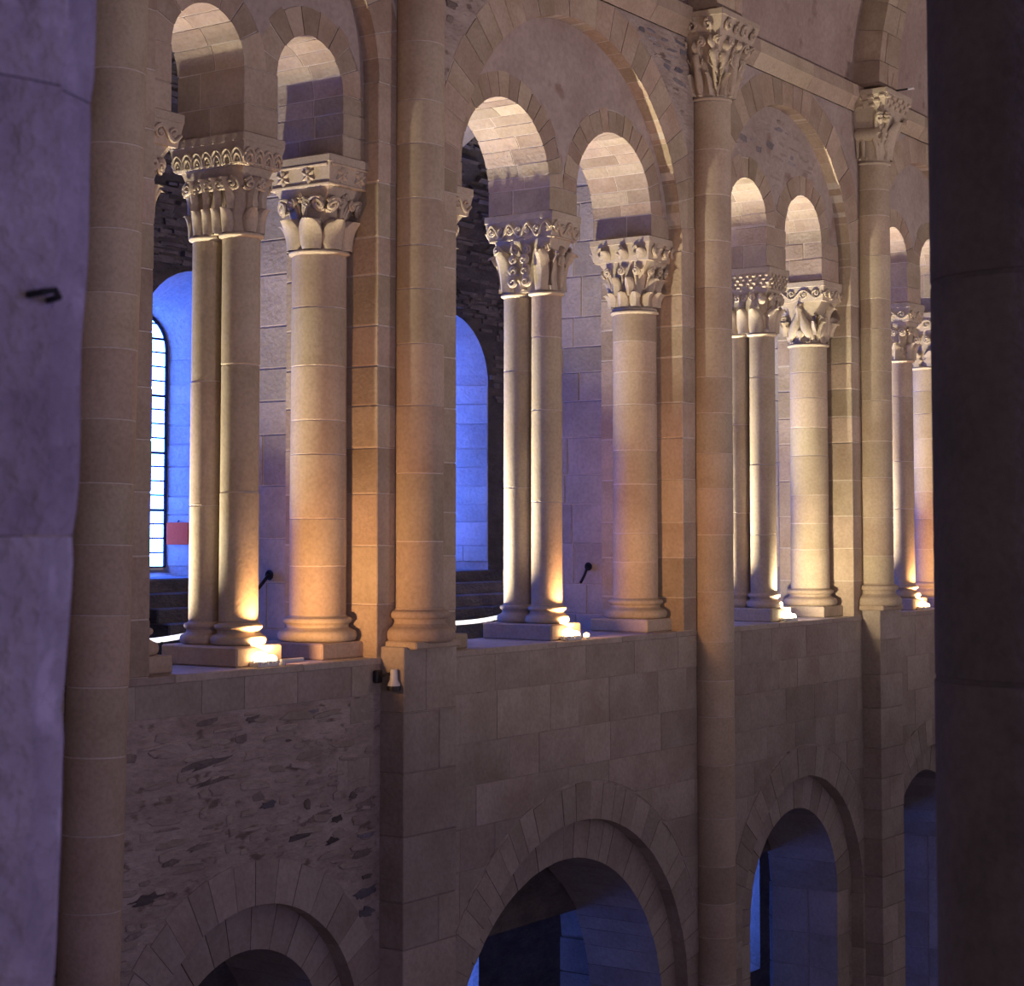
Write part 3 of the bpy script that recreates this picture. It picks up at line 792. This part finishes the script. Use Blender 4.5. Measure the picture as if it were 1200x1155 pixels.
def billets(B, k, v0, v1, rows_, cols, h=0.004):
    mb = MB(); L = B.half(k, 0.7)*0.98; w = 2*L/cols; q = (v1-v0)/rows_
    for r_ in range(rows_):
        for c in range(cols):
            if (c+r_) % 2: continue
            u0 = -L+w*c; vc = v0+q*(r_+0.5); rws = []
            for j in range(5):
                a = PI*j/4
                rws.append([B.U(k, u0+w*f, vc-q*0.5*math.cos(a), h+q*0.55*math.sin(a)-0.004) for f in (0.02, 0.98)])
            mb.grid(rws)
            for f in (0, 1): mb.add([rws[j][f] for j in range(5)], [(0,1,2,3,4)])
    return mb
def relief(B, k, prof, u0, v0, fat=0.03, lean=0.0, sway=0.0, na=8, vert=True):
    """rounded carved body: prof is a list of (position along axis, half width, thickness factor)"""
    rows = []
    for (p, w, tf) in prof:
        row = []
        for i in range(na+1):
            a = -1+2*i/na; h = fat*tf*math.sqrt(max(0, 1-a*a))-0.002
            if vert: row.append(B.U(k, u0+a*w+lean*p+sway*math.sin(p*18), v0+p, h))
            else: row.append(B.U(k, u0+p, v0+a*w+lean*p, h))
        rows.append(row)
    mb = MB().grid(rows if vert else [r_[::-1] for r_ in rows])
    return mb
def figure(B, k, u0, v0, H, lean=0.0, arms=1):
    pr = [(0,.012,.3),(.03,.022,.7),(.05,.014,.6),(.12,.026,.8),(.25,.036,.95),(.42,.036,1.0),(.52,.030,.9),(.62,.036,1.0),(.72,.044,1.05),(.77,.040,.9),(.795,.015,.6),(.82,.018,.8),(.87,.027,1.15),(.92,.027,1.2),(.97,.018,.9),(1.0,.004,.4)]
    s = H/0.5; mb = relief(B, k, [(p*H, w*s, t) for (p, w, t) in pr], u0, v0, 0.066*s, lean)
    for sg in (-1, 1):
        mb.tube([B.U(k, u0+lean*.74*H+sg*.036*s, v0+.73*H, .02), B.U(k, u0+lean*.6*H+sg*.056*s, v0+.58*H, .034), B.U(k, u0+lean*.6*H+sg*(.02 if arms else .07)*s, v0+(.50 if arms else .70)*H, .052)], [.013*s, .011*s, .009*s], 6)
    for sg in (-.4, 0, .4):                 # folds of the robe
        mb.tube([B.U(k, u0+lean*.1*H+sg*.05*s, v0+.10*H, .036*s), B.U(k, u0+lean*.45*H+sg*.04*s, v0+.48*H, .044*s)], .004*s, 5)
    return mb

def abacus_part(root, B, plain, mat='carved'):
    """chamfered lower part (carved) plus plain fillet above; B is the carved block in local coordinates"""
    mb = B.solid(6, 3); z = B.z1
    mb.bbox(B.c[0]-B.hx-.006, B.c[0]+B.hx+.006, B.c[1]-B.hy-.006, B.c[1]+B.hy+.006, z-.001, z+plain, 0.005)
    return mk('abacus', mb, mat, root)

ZN, ZB, ZA = 2.905, 3.345, 3.56           # necking, foot of abacus, top of abacus
def base_profile(r, z0, h):
    """attic base: lower torus, scotia, upper torus"""
    k = h; P_ = []
    for i in range(7):
        a = -PI/2+PI*i/6; P_.append((r*1.24+0.17*k*2*0.5*math.cos(a)*1.0, z0+0.22*k+0.22*k*math.sin(a)))
    P_ += [(r*1.20, z0+.46*k), (r*1.09, z0+.54*k), (r*1.08, z0+.62*k), (r*1.13, z0+.68*k)]
    for i in range(7):
        a = -PI/2+PI*i/6; P_.append((r*1.12+0.10*k*math.cos(a), z0+.80*k+0.115*k*math.sin(a)))
    P_ += [(r*1.04, z0+.94*k), (r*1.0, z0+k)]
    return P_
def drums(root, cx, cy, r, z0, z1, lo, hi, mat='shaft', taper=0.0, n=36, core='mortar'):
    mk('mortar_core', MB().lathe([(r-.003, z0), (r-.003-taper, z1)], cx, cy, n), core, root, True)
    H = z1-z0
    for (za, zb) in courses(z0, z1, lo, hi):
        ra, rb_ = r-taper*(za-z0)/H, r-taper*(zb-z0)/H; j = random.uniform(-.0015, .0015)
        mk('drum', MB().lathe([(ra-.004+j, za+.0035), (ra+j, za+.006), (rb_+j, zb-.006), (rb_-.004+j, zb-.0035)], cx, cy, n), mat, root, True)
def necking(root, cx, cy, r, z):
    P_ = [(r-.005, z-.035), (r+.004, z-.03), (r+.010, z-.024)]
    for i in range(6):
        a = -PI/2+PI*i/5; P_.append((r+.010+.014*math.cos(a), z-.012+.014*math.sin(a)))
    P_.append((r-.005, z+.004))
    mk('necking', MB().lathe(P_, cx, cy, 32), 'carved', root, True)

def orn(cap, name, mb, mat='carved', smooth=True):
    return mk(name, mb, mat, cap, smooth)

def carve(style, cap, B, ab, A, faces):
    H = B.z1-B.z0; HA = A.z1-A.z0
    for k in faces:
        W = B.half(k, 0.9); long_ = W > 0.25
        if style == 'loops':
            n = 7 if long_ else 4
            nm = loops(A, k, 0.018, HA*0.72, n); orn(ab, 'interlace', nm)
            orn(ab, 'lower_beading', MB().tube([A.U(k, -A.half(k,.1)*.97+A.half(k,.1)*1.94*i/20, 0.012+0.006*(i % 2), .004) for i in range(21)], .010, 6))
            m = 4 if long_ else 2
            for i in range(m):
                u = -W*.8+1.6*W*(i+.5)/m
                orn(cap, 'fluted_leaf', leaf(B, k, u*.78, 0.0, H*.42, W*.8/m*.85, .028, False, base=.010, fat=.016, tipdrop=.05))
                orn(cap, 'acanthus_leaf', leaf(B, k, u*.92, H*.36, H*.92, W*.8/m*.62, .035, True, 3, fat=.016))
                for hd in (-1, 1): orn(cap, 'volute', volute(B, k, u+hd*W*.8/m*.60, H*.74, .044, 1.6, hd, .018, .008, (u, H*.40)))
        elif style == 'rosettes':
            L = A.half(k, .5)
            for f in ((-.62, -.05, .55) if long_ else (-.45, .35)): orn(ab, 'rosette', rosette(A, k, f*L, HA*.5, HA*.40, 6))
            for vv in (.012, HA-.012): orn(ab, 'fillet', MB().tube([A.U(k, -L*.97+L*1.94*i/8, vv, .003) for i in range(9)], .010, 6))
            m = 3 if long_ else 2
            for i in range(m):
                u = -W*.95+1.9*W*(i+.5)/m
                orn(cap, 'broad_leaf', leaf(B, k, u*.74, 0.0, H*.56, W*.95/m*.98, .045, False, base=.012, fat=.024, tipdrop=.03))
                if i < m-1:
                    uu = u+.95*W/m
                    for q in range(5):
                        for hd in (-1, 1): orn(cap, 'sprig_leaflet', MB().blob(B.U(k, uu*.62+hd*.010, .03+q*.032, .012), (.009, .009, .017), 6))
            for hd in (-1, 1): orn(cap, 'volute', volute(B, k, hd*W*.70, H*.74, .052, 1.9, hd, .022, .012, (hd*W*.12, H*.52)))
            for hd in (-1, 1): orn(cap, 'volute', volute(B, k, hd*W*.30, H*.76, .036, 1.6, -hd, .016, .009, (hd*W*.05, H*.55)))
            orn(cap, 'fleuron', rosette(B, k, 0, H*.84, .045, 5, .014))
        elif style == 'vine':
            orn(ab, 'vine_scroll', scroll(A, k, HA*.52, HA*.34, 7 if long_ else 4, .011))
            orn(ab, 'fillet', MB().tube([A.U(k, -A.half(k,.1)*.97+A.half(k,.1)*1.94*i/8, .006, .002) for i in range(9)], .009, 6))
            if long_:
                for u in (-W*.74, W*.74): orn(cap, 'broad_leaf', leaf(B, k, u*.85, .01, H*.93, .085, .045, True, 0, fat=.022, lean=u*.12))
                for q in range(3):
                    for hd in (-1, 1): orn(cap, 'palmette_frond', volute(B, k, hd*(.062-.006*q), .085+.095*q, .048-.005*q, 1.35, hd, .040, .0125, (hd*.008, .02+.06*q)))
                orn(cap, 'palmette', leaf(B, k, 0, .02, H*.78, .026, .03, True, 0, base=.020))
                for hd in (-1, 1): orn(cap, 'volute', volute(B, k, hd*.062, H*.82, .040, 1.6, hd, .016, .009, (hd*.01, H*.62)))
                for hd in (-1, 1): orn(cap, 'volute', volute(B, k, hd*W*.86, H*.84, .038, 1.5, hd, .020, .009, (hd*W*.55, H*.40)))
            else:
                orn(cap, 'figure', figure(B, k, 0, .01, H*.86, arms=1))
                for hd in (-1, 1): orn(cap, 'broad_leaf', leaf(B, k, hd*W*.60, .01, H*.9, .055, .04, True, 2, lean=hd*.03))
        elif style == 'corinth':
            L = A.half(k, .5); m = 4 if long_ else 3
            for i in range(m):
                u = -L*.95+1.9*L*(i+.5)/m
                orn(ab, 'cup', volute(A, k, u, HA*.52, HA*.34, 0.75, 1 if i % 2 else -1, .006, .013))
                orn(ab, 'bud', leaf(A, k, u+.03, .02, HA*.8, L/m*.55, .02, False, fat=.014))
            m = 5 if long_ else 3
            for i in range(m):
                u = -W*.95+1.9*W*(i+.5)/m
                orn(cap, 'lower_leaf', leaf(B, k, u*.70, .035, H*.42, W*.95/m*.74, .034, True, 0, fat=.020))
            for i in range(m-1):
                u = -W*.95+1.9*W*(i+1)/m
                orn(cap, 'upper_leaf', leaf(B, k, u*.82, H*.30, H*.74, W*.95/m*.66, .034, True, 0, fat=.020))
            for i in range(m):
                u = -W*.95+1.9*W*(i+.5)/m; hd = -1 if u < 0 else 1
                orn(cap, 'stem_volute', volute(B, k, u*1.0, H*.82, .036, 1.6, hd, .020, .009, (u*.8, H*.44)))
            orn(cap, 'collar', MB().tube([B.U(k, -B.half(k,.03)*.99+B.half(k,.03)*1.98*i/8, .016, .004) for i in range(9)], .016, 6))
        elif style == 'billet':
            o = orn(ab, 'billet_frieze', billets(A, k, .005, HA-.005, 4, 18 if long_ else 11), smooth=False); o['kind'] = 'stuff'
            m = 3 if long_ else 2
            for i in range(m):
                u = -W*.92+1.84*W*(i+.5)/m
                orn(cap, 'broad_leaf', leaf(B, k, u*.76, 0.0, H*.64, W*.92/m*.92, .05, False, base=.010, fat=.022, tipdrop=.10))
                orn(cap, 'fruit', MB().blob(B.U(k, u*.9, H*.58, .055), .022, 8))
                for hd in (-1, 1): orn(cap, 'volute', volute(B, k, u+hd*W*.40/m, H*.82, .034, 1.5, hd, .018, .010, (u, H*.55)))
            orn(cap, 'mask', MB().blob(B.U(k, W*.80, H*.78, .03), (.045, .045, .055), 10))
        elif style == 'birds':
            orn(ab, 'vine_scroll', scroll(A, k, HA*.5, HA*.28, 4, .010))
            for hd in (-1, 1):
                pr = [(0,.004,.2),(.03,.03,.7),(.08,.060,1),(.13,.074,1.1),(.19,.062,1.05),(.24,.040,.9),(.29,.024,.8),(.33,.016,.8),(.36,.022,1.0),(.39,.020,1.0),(.41,.004,.4)]
                s = H/.44
                orn(cap, 'bird', relief(B, k, [(p*s, w*s, t) for (p, w, t) in pr], hd*W*.52, .02, .050, -hd*.32))
                orn(cap, 'bird_leg', MB().tube([B.U(k, hd*W*.42, .06, .03), B.U(k, hd*W*.40, .015, .03), B.U(k, hd*W*.25, .010, .03)], .008, 5))
                orn(cap, 'tail_feather', leaf(B, k, hd*W*.80, H*.10, H*.80, .034, .04, True, 3))
                orn(cap, 'wing', leaf(B, k, hd*W*.58, H*.20, H*.62, .030, .03, True, 2, base=.045))
            orn(cap, 'chalice', relief(B, k, [(0,.03,.6),(.02,.012,.6),(.05,.012,.6),(.08,.05,1),(.12,.055,1),(.14,.05,.5)], 0, .015, .035))
            orn(cap, 'palmette', leaf(B, k, 0, H*.55, H*.97, .045, .035, True, 3))
        elif style == 'knots':
            orn(ab, 'vine_scroll', scroll(A, k, HA*.5, HA*.28, 4, .010))
            m = 3 if long_ else 2
            for i in range(m):
                u = -W*.92+1.84*W*(i+.5)/m
                orn(cap, 'acanthus_leaf', leaf(B, k, u*.8, .0, H*.5, W*.9/m*.8, .04, True, 3))
                for hd in (-1, 1): orn(cap, 'volute', volute(B, k, u+hd*W*.4/m, H*.74, .045, 1.8, hd, .018, .010, (u, H*.42)))

def bells(w, d, r, L, zn=ZN, zb=ZB, za=ZA, plain=0.06, over=0.035):
    B = Bell(0, 0, zn, zb, r-.008, L, w/2-over-.028, d/2-over-.028, 2.8)
    A = Bell(0, 0, zb, za-plain, w/2-over, (d-w)/2, w/2-.008, d/2-.008, 1.0, rect=True)
    return B, A

def twin_column(x, style, label, w=0.45):
    root = thing('twin_column', label, 'column', (x, 0.44, 0.0), 'coupled columns of the gallery')
    r, L = 0.132, 0.140; d = 0.70
    mk('plinth', MB().bbox(-.225, .225, -.335, .36, 0.0, .135, 0.012), 'shaft', root)
    for sy in (-L, L):
        mk('base', MB().lathe(base_profile(r, .135, .155), 0, sy, 32), 'shaft', root, True)
        drums(root, 0, sy, r, .288, ZN-.03, 0.55, 1.0, taper=.004)
        necking(root, 0, sy, r, ZN)
    B, A = bells(w, d, r, L); 
    cap = mk('capital', B.solid(14, 10), 'carved', root, True); ab = abacus_part(root, A, .06)
    carve(style, cap, B, ab, A, (0, 1, 2, 3))
    return root
def respond_column(x, style, label, r=0.205, w=0.54, d=0.64, faces=(0, 1, 3), mirror=False, group='single columns at the gallery jambs'):
    root = thing('respond_column', label, 'column', (x, 0.41, 0.0), group)
    mk('plinth', MB().bbox(-.29, .24, -.29, .31, 0.0, .115, 0.012), 'shaft', root)
    mk('base', MB().lathe(base_profile(r, .115, .185), 0, 0, 36), 'shaft', root, True)
    drums(root, 0, 0, r, .298, ZN-.03, 0.24, 0.46, taper=.006)
    necking(root, 0, 0, r-.004, ZN)
    B, A = bells(w, d, r-.01, 0.0)
    cap = mk('capital', B.solid(14, 10), 'carved', root, True); ab = abacus_part(root, A, .06)
    carve(style, cap, B, ab, A, faces)
    return root

TC = {k: (SUB[k][0][0]+SUB[k][0][1]+SUB[k][1][0]-SUB[k][1][1])/2 for k in (1, 2, 3, 4, 5)}
twin_column(TC[1], 'loops', 'coupled sandstone columns with interlaced-loop abacus between the two narrowest arches', 0.42)
twin_column(TC[2], 'vine', 'coupled sandstone columns with vine-scroll abacus and palmette capital in widest bay')
twin_column(TC[3], 'billet', 'coupled sandstone columns under a checkered billet abacus')
twin_column(TC[4], 'knots', 'coupled sandstone columns with scrolled leafy capital beside the dark near column')
twin_column(TC[5], 'loops', 'coupled sandstone columns in the far bay concealed by the dark near column')
RJ = {k: GA[k][0]+GA[k][1] for k in (1, 2, 3, 4, 5)}
LJ = {k: GA[k][0]-GA[k][1] for k in (1, 2, 3, 4, 5)}
respond_column(RJ[1]-.16, 'rosettes', 'single orange-lit column with rosette abacus and broad plain-leaf capital')
respond_column(RJ[2]-.15, 'corinth', 'single column with two tiers of pointed leaves on its capital')
respond_column(RJ[3]-.19, 'birds', 'single column brightly lit pale yellow with paired birds on its capital')
respond_column(RJ[4]-.17, 'knots', 'single pale column with scrolled capital half hidden by the dark near column')
for k, st, lb in ((1, 'knots', 'half-hidden column with moulded abacus and curling leaf capital behind the leaning shaft'),
                  (2, 'knots', 'half-hidden column whose carved capital edge peeps past the orange-lit wall shaft'),
                  (3, 'corinth', 'hidden jamb column behind the full-height wall shaft'),):
    r_ = respond_column(LJ[k]+.09, st, lb, faces=(1, 2, 3))

# ------------------------------------------------------------------ tall engaged shafts of the piers
def pier_capital(root, style, z0, z1, hw, yb):
    """capital bonded into the wall; local y = 0 is the column axis"""
    r = 0.185; cy = (yb-0.40)/2+0.02; hy = (yb+0.40)/2
    B = Bell(0, 0, z0, z1-.20, r, 0, hw-.05, 0.27, 1.6)
    A = Bell(0, 0, z1-.20, z1-.06, hw-.05, .27-(hw-.05), hw, 0.32, 1.0, rect=True)
    cap = mk('capital', B.solid(14, 10), 'carved', root, True); ab = abacus_part(root, A, .06)
    H = B.z1-B.z0; HA = A.z1-A.z0
    for k in (0, 1, 2):
        W = B.half(k, .9)
        if style == 'figures':
            us = (-.62, -.02, .60) if k == 1 else (-.02, .66)
            for i, u in enumerate(us):
                orn(cap, 'carved_figure', figure(B, k, u*W*.86, .0, H*(.90 if i != 1 else .97), lean=u*.10, arms=i % 2))
            for i, u in enumerate((-.70, -.20, .30, .80) if k == 1 else (-.6, .1, .8)):
                orn(cap, 'volute', volute(B, k, (u+.22)*W, H*.88, .040, 1.6, 1 if u > 0 else -1, .020, .010, (u*W*.8, H*.60)))
            for u in (-.3, .3): orn(cap, 'drapery', leaf(B, k, u*W, H*.02, H*.45, .035, .03, True, 2))
            for i in range(4 if k == 1 else 3):
                L = A.half(k, .5); n_ = 4 if k == 1 else 3
                u = -L*.9+1.8*L*(i+.5)/n_
                orn(ab, 'curl', volute(A, k, u, HA*.5, HA*.36, 1.1, 1 if i % 2 else -1, .006, .012))
        else:
            o = orn(ab, 'billet_frieze', billets(A, k, .004, HA-.004, 3, 9), smooth=False); o['kind'] = 'stuff'
            if k == 0:
                pr = [(-.17,.010,.3),(-.15,.05,.8),(-.11,.070,1.0),(-.04,.062,1.0),(.03,.058,1.0),(.09,.072,1.1),(.12,.070,1.1),(.15,.05,1.0),(.165,.01,.3)]
                orn(cap, 'carved_beast', relief(B, k, [(p*1.05, w*1.15, t) for (p, w, t) in pr], .06, H*.52, .075, vert=False))
                for u in (-.06, .0, .12, .17):
                    orn(cap, 'beast_leg', MB().tube([B.U(k, u*.9, H*.46, .035), B.U(k, u*.95, H*.24, .040), B.U(k, u*1.0-.008, H*.06, .030), B.U(k, u+.025, H*.045, .034)], [.026, .018, .014, .014], 6))
                orn(cap, 'beast_head', MB().blob(B.U(k, .215, H*.68, .05), (.05, .055, .055), 10))
                orn(cap, 'beast_tail', MB().tube([B.U(k, -.10, H*.55, .03), B.U(k, -.115, H*.35, .03), B.U(k, -.11, H*.12, .03), B.U(k, -.06, H*.07, .03)], .010, 6))
            else:
                for u in (-.62, .62): orn(cap, 'rosette', rosette(B, k, u*W, H*.50, .085, 6, .016))
                orn(cap, 'acanthus_leaf', leaf(B, k, 0, .02, H*.9, .10, .06, True, 3))
            for u in (-.9, .9): orn(cap, 'volute', volute(B, k, u*W, H*.82, .055, 1.6, 1 if u > 0 else -1, .028, .014, (u*W*.6, H*.35)))
    return cap
LAB = ['full-height leaning wall shaft beside the purple-lit near pier', 'tall wall shaft on a flat pilaster, its left side lit orange',
       'full-height wall shaft running unbroken below a capital of carved figures', 'tall wall shaft on a pilaster under a billet-moulded beast capital', 'wall shaft hidden behind the dark near column']
for k in range(0, 5):
    xp = PIER[k]; yc = -0.10; r = 0.182
    root = thing('wall_shaft', LAB[k], 'column', (xp, yc, 0.0), 'tall engaged shafts of the nave piers')
    if k in (1, 3):
        mk('base', MB().lathe(base_profile(r, .10, .25), 0, 0, 36), 'shaft', root, True)
        mk('plinth', MB().bbox(-.27, .27, -.19, .10, .06, .115, 0.012), 'shaft', root)
        drums(root, 0, 0, r, .345, 4.87, 0.28, 0.52)
    else:
        drums(root, 0, 0, r, ZF, 4.87, 0.30, 0.52)
    necking(root, 0, 0, r-.006, 4.905)
    pier_capital(root, 'figures' if k in (0, 2) else 'beast', 4.905, 5.66, 0.37 if k != 3 else 0.34, 0.12)
    if k == 0: root.rotation_euler = (0, 0.024, 0); root.location.x = xp-0.035

# ------------------------------------------------------------------ foreground: near arcade
def px_point(x, y, dist_y):
    """point on the plane Y = dist_y seen at pixel (x, y): only used to size the near pier"""
    d = FWD+RGT*(x-PX)/FPX-UPV*(y-PY)/FPX; t = (dist_y-EYE.y)/d.y
    return EYE+d*t
YN = -7.0
EDGE = [(-200,120),(0,115),(120,112),(160,108),(300,104),(400,98),(560,93),(700,84),(800,78),(835,74),(860,77),(950,73),(1155,66),(1400,58)]
def edge_x(z):
    best = None
    for (a, b) in zip(EDGE, EDGE[1:]):
        pa, pb = px_point(a[1], a[0], YN), px_point(b[1], b[0], YN)
        if min(pa.z, pb.z) <= z <= max(pa.z, pb.z):
            f = (z-pa.z)/(pb.z-pa.z); return pa.x+(pb.x-pa.x)*f
    return px_point(120, -200, YN).x if z > 1 else px_point(58, 1400, YN).x
xe = edge_x(0.9)
nc = MB().box(xe-1.5, xe-0.06, YN-0.55, YN+0.2, ZF, 7.0)
wall_near = struct('wall_near', MB().box(xe-1.6, xe-0.09, YN+0.16, YN+0.7, ZF, 7.0), 'mortar', 'close out-of-focus rough stone pier lit blue and purple')
for (za, zb) in courses(-1.2, 3.2, 0.34, 0.52):
    zn_ = 16; rows = []
    plan = []
    for j in range(zn_+1):
        z = za+0.0006+(zb-za-0.0012)*j/zn_; ex = edge_x(z); row = []
        pts = [(ex-0.012, YN+0.45), (ex-0.004, YN+0.25), (ex, YN+0.02), (ex-0.002, YN), (ex-0.02, YN-0.008), (ex-0.045, YN-0.017), (ex-0.064, YN-0.024), (ex-0.070, YN-0.034), (ex-0.11, YN-0.026), (ex-0.2, YN-0.004), (ex-0.35, YN+0.035), (ex-0.6, YN+0.10), (ex-0.6, YN+0.4)]
        for (x_, y_) in pts:
            d = noise.noise(Vector((x_*9, y_*9, z*9)))*0.006+noise.noise(Vector((x_*30, y_*30, z*30)))*0.0025
            e = 0.002 if j in (0, zn_) else 0.0
            row.append((x_-e+d*0.5, y_+d+e, z))
        rows.append(row)
    mk('near_stone_block', MB().grid([r_[::-1] for r_ in rows], True), 'near', wall_near, True)
# iron ring stub in the near pier
pr = px_point(36, 348, YN-0.02)
it = thing('iron_staple', 'small rusty iron staple in the purple-lit near pier', 'staple', (pr.x, YN-0.040, pr.z))
mk('staple_loop', MB().tube([(-.010, .02, 0), (-.009, -.008, .002), (0, -.014, .004), (.010, -.008, -.001), (.012, .02, -.004)], .0035, 6), 'iron', it, True)
# dark column on the right
pe = px_point(1092, 560, YN); rad = 0.22
dirv = (pe-EYE).normalized(); side = Vector((math.cos(math.atan2(dirv.x, dirv.y)), -math.sin(math.atan2(dirv.x, dirv.y)), 0))
dc = pe+side*rad
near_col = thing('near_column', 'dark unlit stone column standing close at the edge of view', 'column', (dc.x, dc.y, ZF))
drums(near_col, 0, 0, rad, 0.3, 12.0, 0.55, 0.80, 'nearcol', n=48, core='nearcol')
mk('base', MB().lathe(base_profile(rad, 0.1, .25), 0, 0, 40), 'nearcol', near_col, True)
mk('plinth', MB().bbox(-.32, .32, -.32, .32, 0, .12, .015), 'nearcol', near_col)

# ------------------------------------------------------------------ lamps on the sill
def flood_lamp(x, y, label, lens, color, power):
    root = thing('flood_lamp', label, 'lamp', (x, y, 0.0), 'floodlights on the gallery sill')
    mk('foot', MB().bbox(-.09, .11, -.040, .040, 0.0, .014, .003), 'white', root)
    mk('bracket', MB().tube([(-.10, 0, .06), (-.10, 0, .010), (.12, 0, .010), (.12, 0, .06)], .006, 6), 'white', root)
    h = mk('housing', MB().bbox(-.095, .115, -.044, .044, .012, .040, .008), 'white', root)
    mk('lens', MB().blob((-.035, -.004, .058), (.070, .045, .046), 14), lens, h, True)
    mk('lens', MB().blob((.066, -.010, .048), (.046, .036, .030), 12), lens, h, True)
    for i in range(5): mk('cooling_fin', MB().box(-.08+.04*i, -.074+.04*i, -.050, -.040, .014, .036), 'white', h)
    area_light('lamp_light', (0.0, .030, .135), (.60, .30, 1.25), .10, .05, power, color, root)
    return root
ORANGE = (1.0, 0.50, 0.20); WARM = (1.0, 0.80, 0.50)
flood_lamp(TC[1]-.02, 0.055, 'small glowing orange floodlight with a white arm on the sill of the narrow bay', 'lens', ORANGE, 36)
flood_lamp(TC[2]-.02, 0.055, 'small glowing orange floodlight at the foot of the vine-scroll columns', 'lens', ORANGE, 36)
flood_lamp(TC[3]+.06, 0.055, 'small glowing pale yellow floodlight at the foot of the billet columns', 'lensw', WARM, 60)
flood_lamp(TC[4]-.02, 0.055, 'small glowing floodlight beside the dark near column', 'lens', ORANGE, 36)
# white lamp arm lying on the sill next to the first floodlight
arm = thing('lamp_arm', 'short white metal arm lying on the sill beside the orange floodlight', 'bracket', (TC[1]+.25, 0.03, 0.0))
mk('bar', MB().bbox(-.13, .10, -.012, .012, .020, .042, .005), 'white', arm)
mk('stand', MB().bbox(-.13, -.10, -.02, .02, 0, .03, .004), 'white', arm)
# small spill lamp beside the second
sp = thing('spill_lamp', 'tiny secondary bulb glowing right of the vine-scroll floodlight', 'lamp', (TC[2]+.19, 0.03, 0))
mk('bulb', MB().blob((0, 0, .035), (.035, .022, .020), 10), 'lens', sp, True); mk('socket', MB().bbox(-.03, .03, -.02, .02, 0, .022, .003), 'white', sp)
# lamps standing on the gallery floor behind the sill
for k, en, lb in ((1, 46, 'rosette and loop capitals'), (2, 80, 'vine-scroll capital'), (3, 85, 'billet capital'), (4, 70, 'farthest twin capital')):
    hl = thing('gallery_lamp', 'black floor lamp behind the sill lighting the arches above the '+lb, 'lamp', (TC[k]-0.36, 1.22, -0.45), 'floor lamps behind the gallery sill')
    mk('housing', MB().bbox(-.07, .07, -.06, .06, .14, .22, .006), 'black', hl)
    mk('foot', MB().bbox(-.06, .06, -.06, .06, 0, .02, .003), 'black', hl)
    mk('stem', MB().tube([(0, 0, .01), (0, 0, .15)], .015, 8), 'black', hl)
    mk('lens', MB().bbox(-.055, .055, -.045, .045, .219, .226, .002), 'lensw', hl)
    area_light('lamp_light', (0, 0, .26), (.08, -.22, 1.26), .12, .10, en, (1.0, 0.88, 0.62), hl, spread=math.radians(80))

# ------------------------------------------------------------------ small fittings
# iron safety bars between column and pier
for k, lab in ((1, 'short rusty iron bar with a ring end behind the loop-abacus columns'), (2, 'short dark iron bar with a ring end behind the vine-scroll columns')):
    xp = PIER[k]-0.27
    ib = thing('iron_bar', lab, 'bar', (xp, 1.08, 0.57))
    mk('shank', MB().tube([(-.030, 0, .0), (-.20, -.07, -.08), (-.34, -.12, -.14)], .013, 8), 'iron', ib, True)
    mk('ring', MB().tube([(-.022+.0*i, .030*math.cos(2*PI*i/12), .030*math.sin(2*PI*i/12)) for i in range(13)], .010, 6), 'iron', ib, True)
    mk('wall_plate', MB().bbox(-.014, 0.0, -.022, .022, -.022, .022, .003), 'iron', ib)
# curved white strips in the gallery; weak emission added to brighten them
for cxs, zz, lab in ((11.25, 0.0, 'thin curved white strip with added glow below the tall blue window'), (16.05, 0.0, 'thin curved white strip with added glow below the blue window niche')):
    st = thing('glow_strip', lab, 'light strip', (cxs, 2.9, -0.45))
    pts = []
    for i in range(21):
        f = -1+2*i/20; pts.append((f*0.75, 0.10*f*f-0.10*f, 0.45+zz+(0.05 if cxs < 12 else 0.085)*f+0.055*f*f))
    mk('strip', MB().tube(pts, .022, 8), 'strip', st, True)
    for i in (1, 10, 19):
        p = pts[i]; mk('post', MB().tube([(p[0], p[1], 0), (p[0], p[1], p[2]-.01)], .014, 8), 'iron', st, True)
# red board on the embrasure
rbx = thing('red_board', 'small red rectangular board fixed beside the tall blue window', 'board', (13.49, 4.94, 0.88))
b_ = mk('board', MB().bbox(-.012, .012, -.11, .11, -.11, .11, .004), 'red', rbx); b_.rotation_euler = (0, 0, math.radians(28))
mk('hook', MB().tube([(0.0, 0, .10), (.008, .004, .125), (.028, .012, .128)], .006, 5), 'iron', rbx)
# white spotlight on the pilaster corner
sl_ = thing('wall_spotlight', 'small white downward spotlight on a black bracket at the pilaster corner', 'spotlight', (10.47, -0.012, -0.13))
mk('junction_box', MB().bbox(-.045, .025, -.04, .0, -.045, .045, .008), 'black', sl_)
mk('arm', MB().tube([(-.01, -.03, 0), (.01, -.10, .02), (.02, -.13, .03)], .010, 6), 'black', sl_)
hd = mk('lamp_head', MB().lathe([(.018, .055), (.024, .05), (.026, .02), (.028, -.02), (.045, -.055), (.045, -.075), (.040, -.078)], .02, -.14, 20), 'white', sl_, True)
mk('lens_ring', MB().lathe([(.047, -.062), (.049, -.07), (.049, -.092), (.040, -.095)], .02, -.14, 20), 'black', hd, True)
# dark rod with a white tip above the beast capital
rd = thing('rod', 'thin dark rod with a white tip jutting from above the beast capital', 'rod', (18.97+.05, -0.30, 5.68))
mk('bar', MB().tube([(-.05, .10, -.01), (.02, -.06, .02), (.07, -.17, .035)], .010, 6), 'black', rd)
mk('tip', MB().tube([(.07, -.17, .035), (.10, -.23, .043)], .014, 8), 'white', rd, True)
mk('clamp', MB().bbox(-.09, -.03, .06, .14, -.025, .02, .005), 'black', rd)
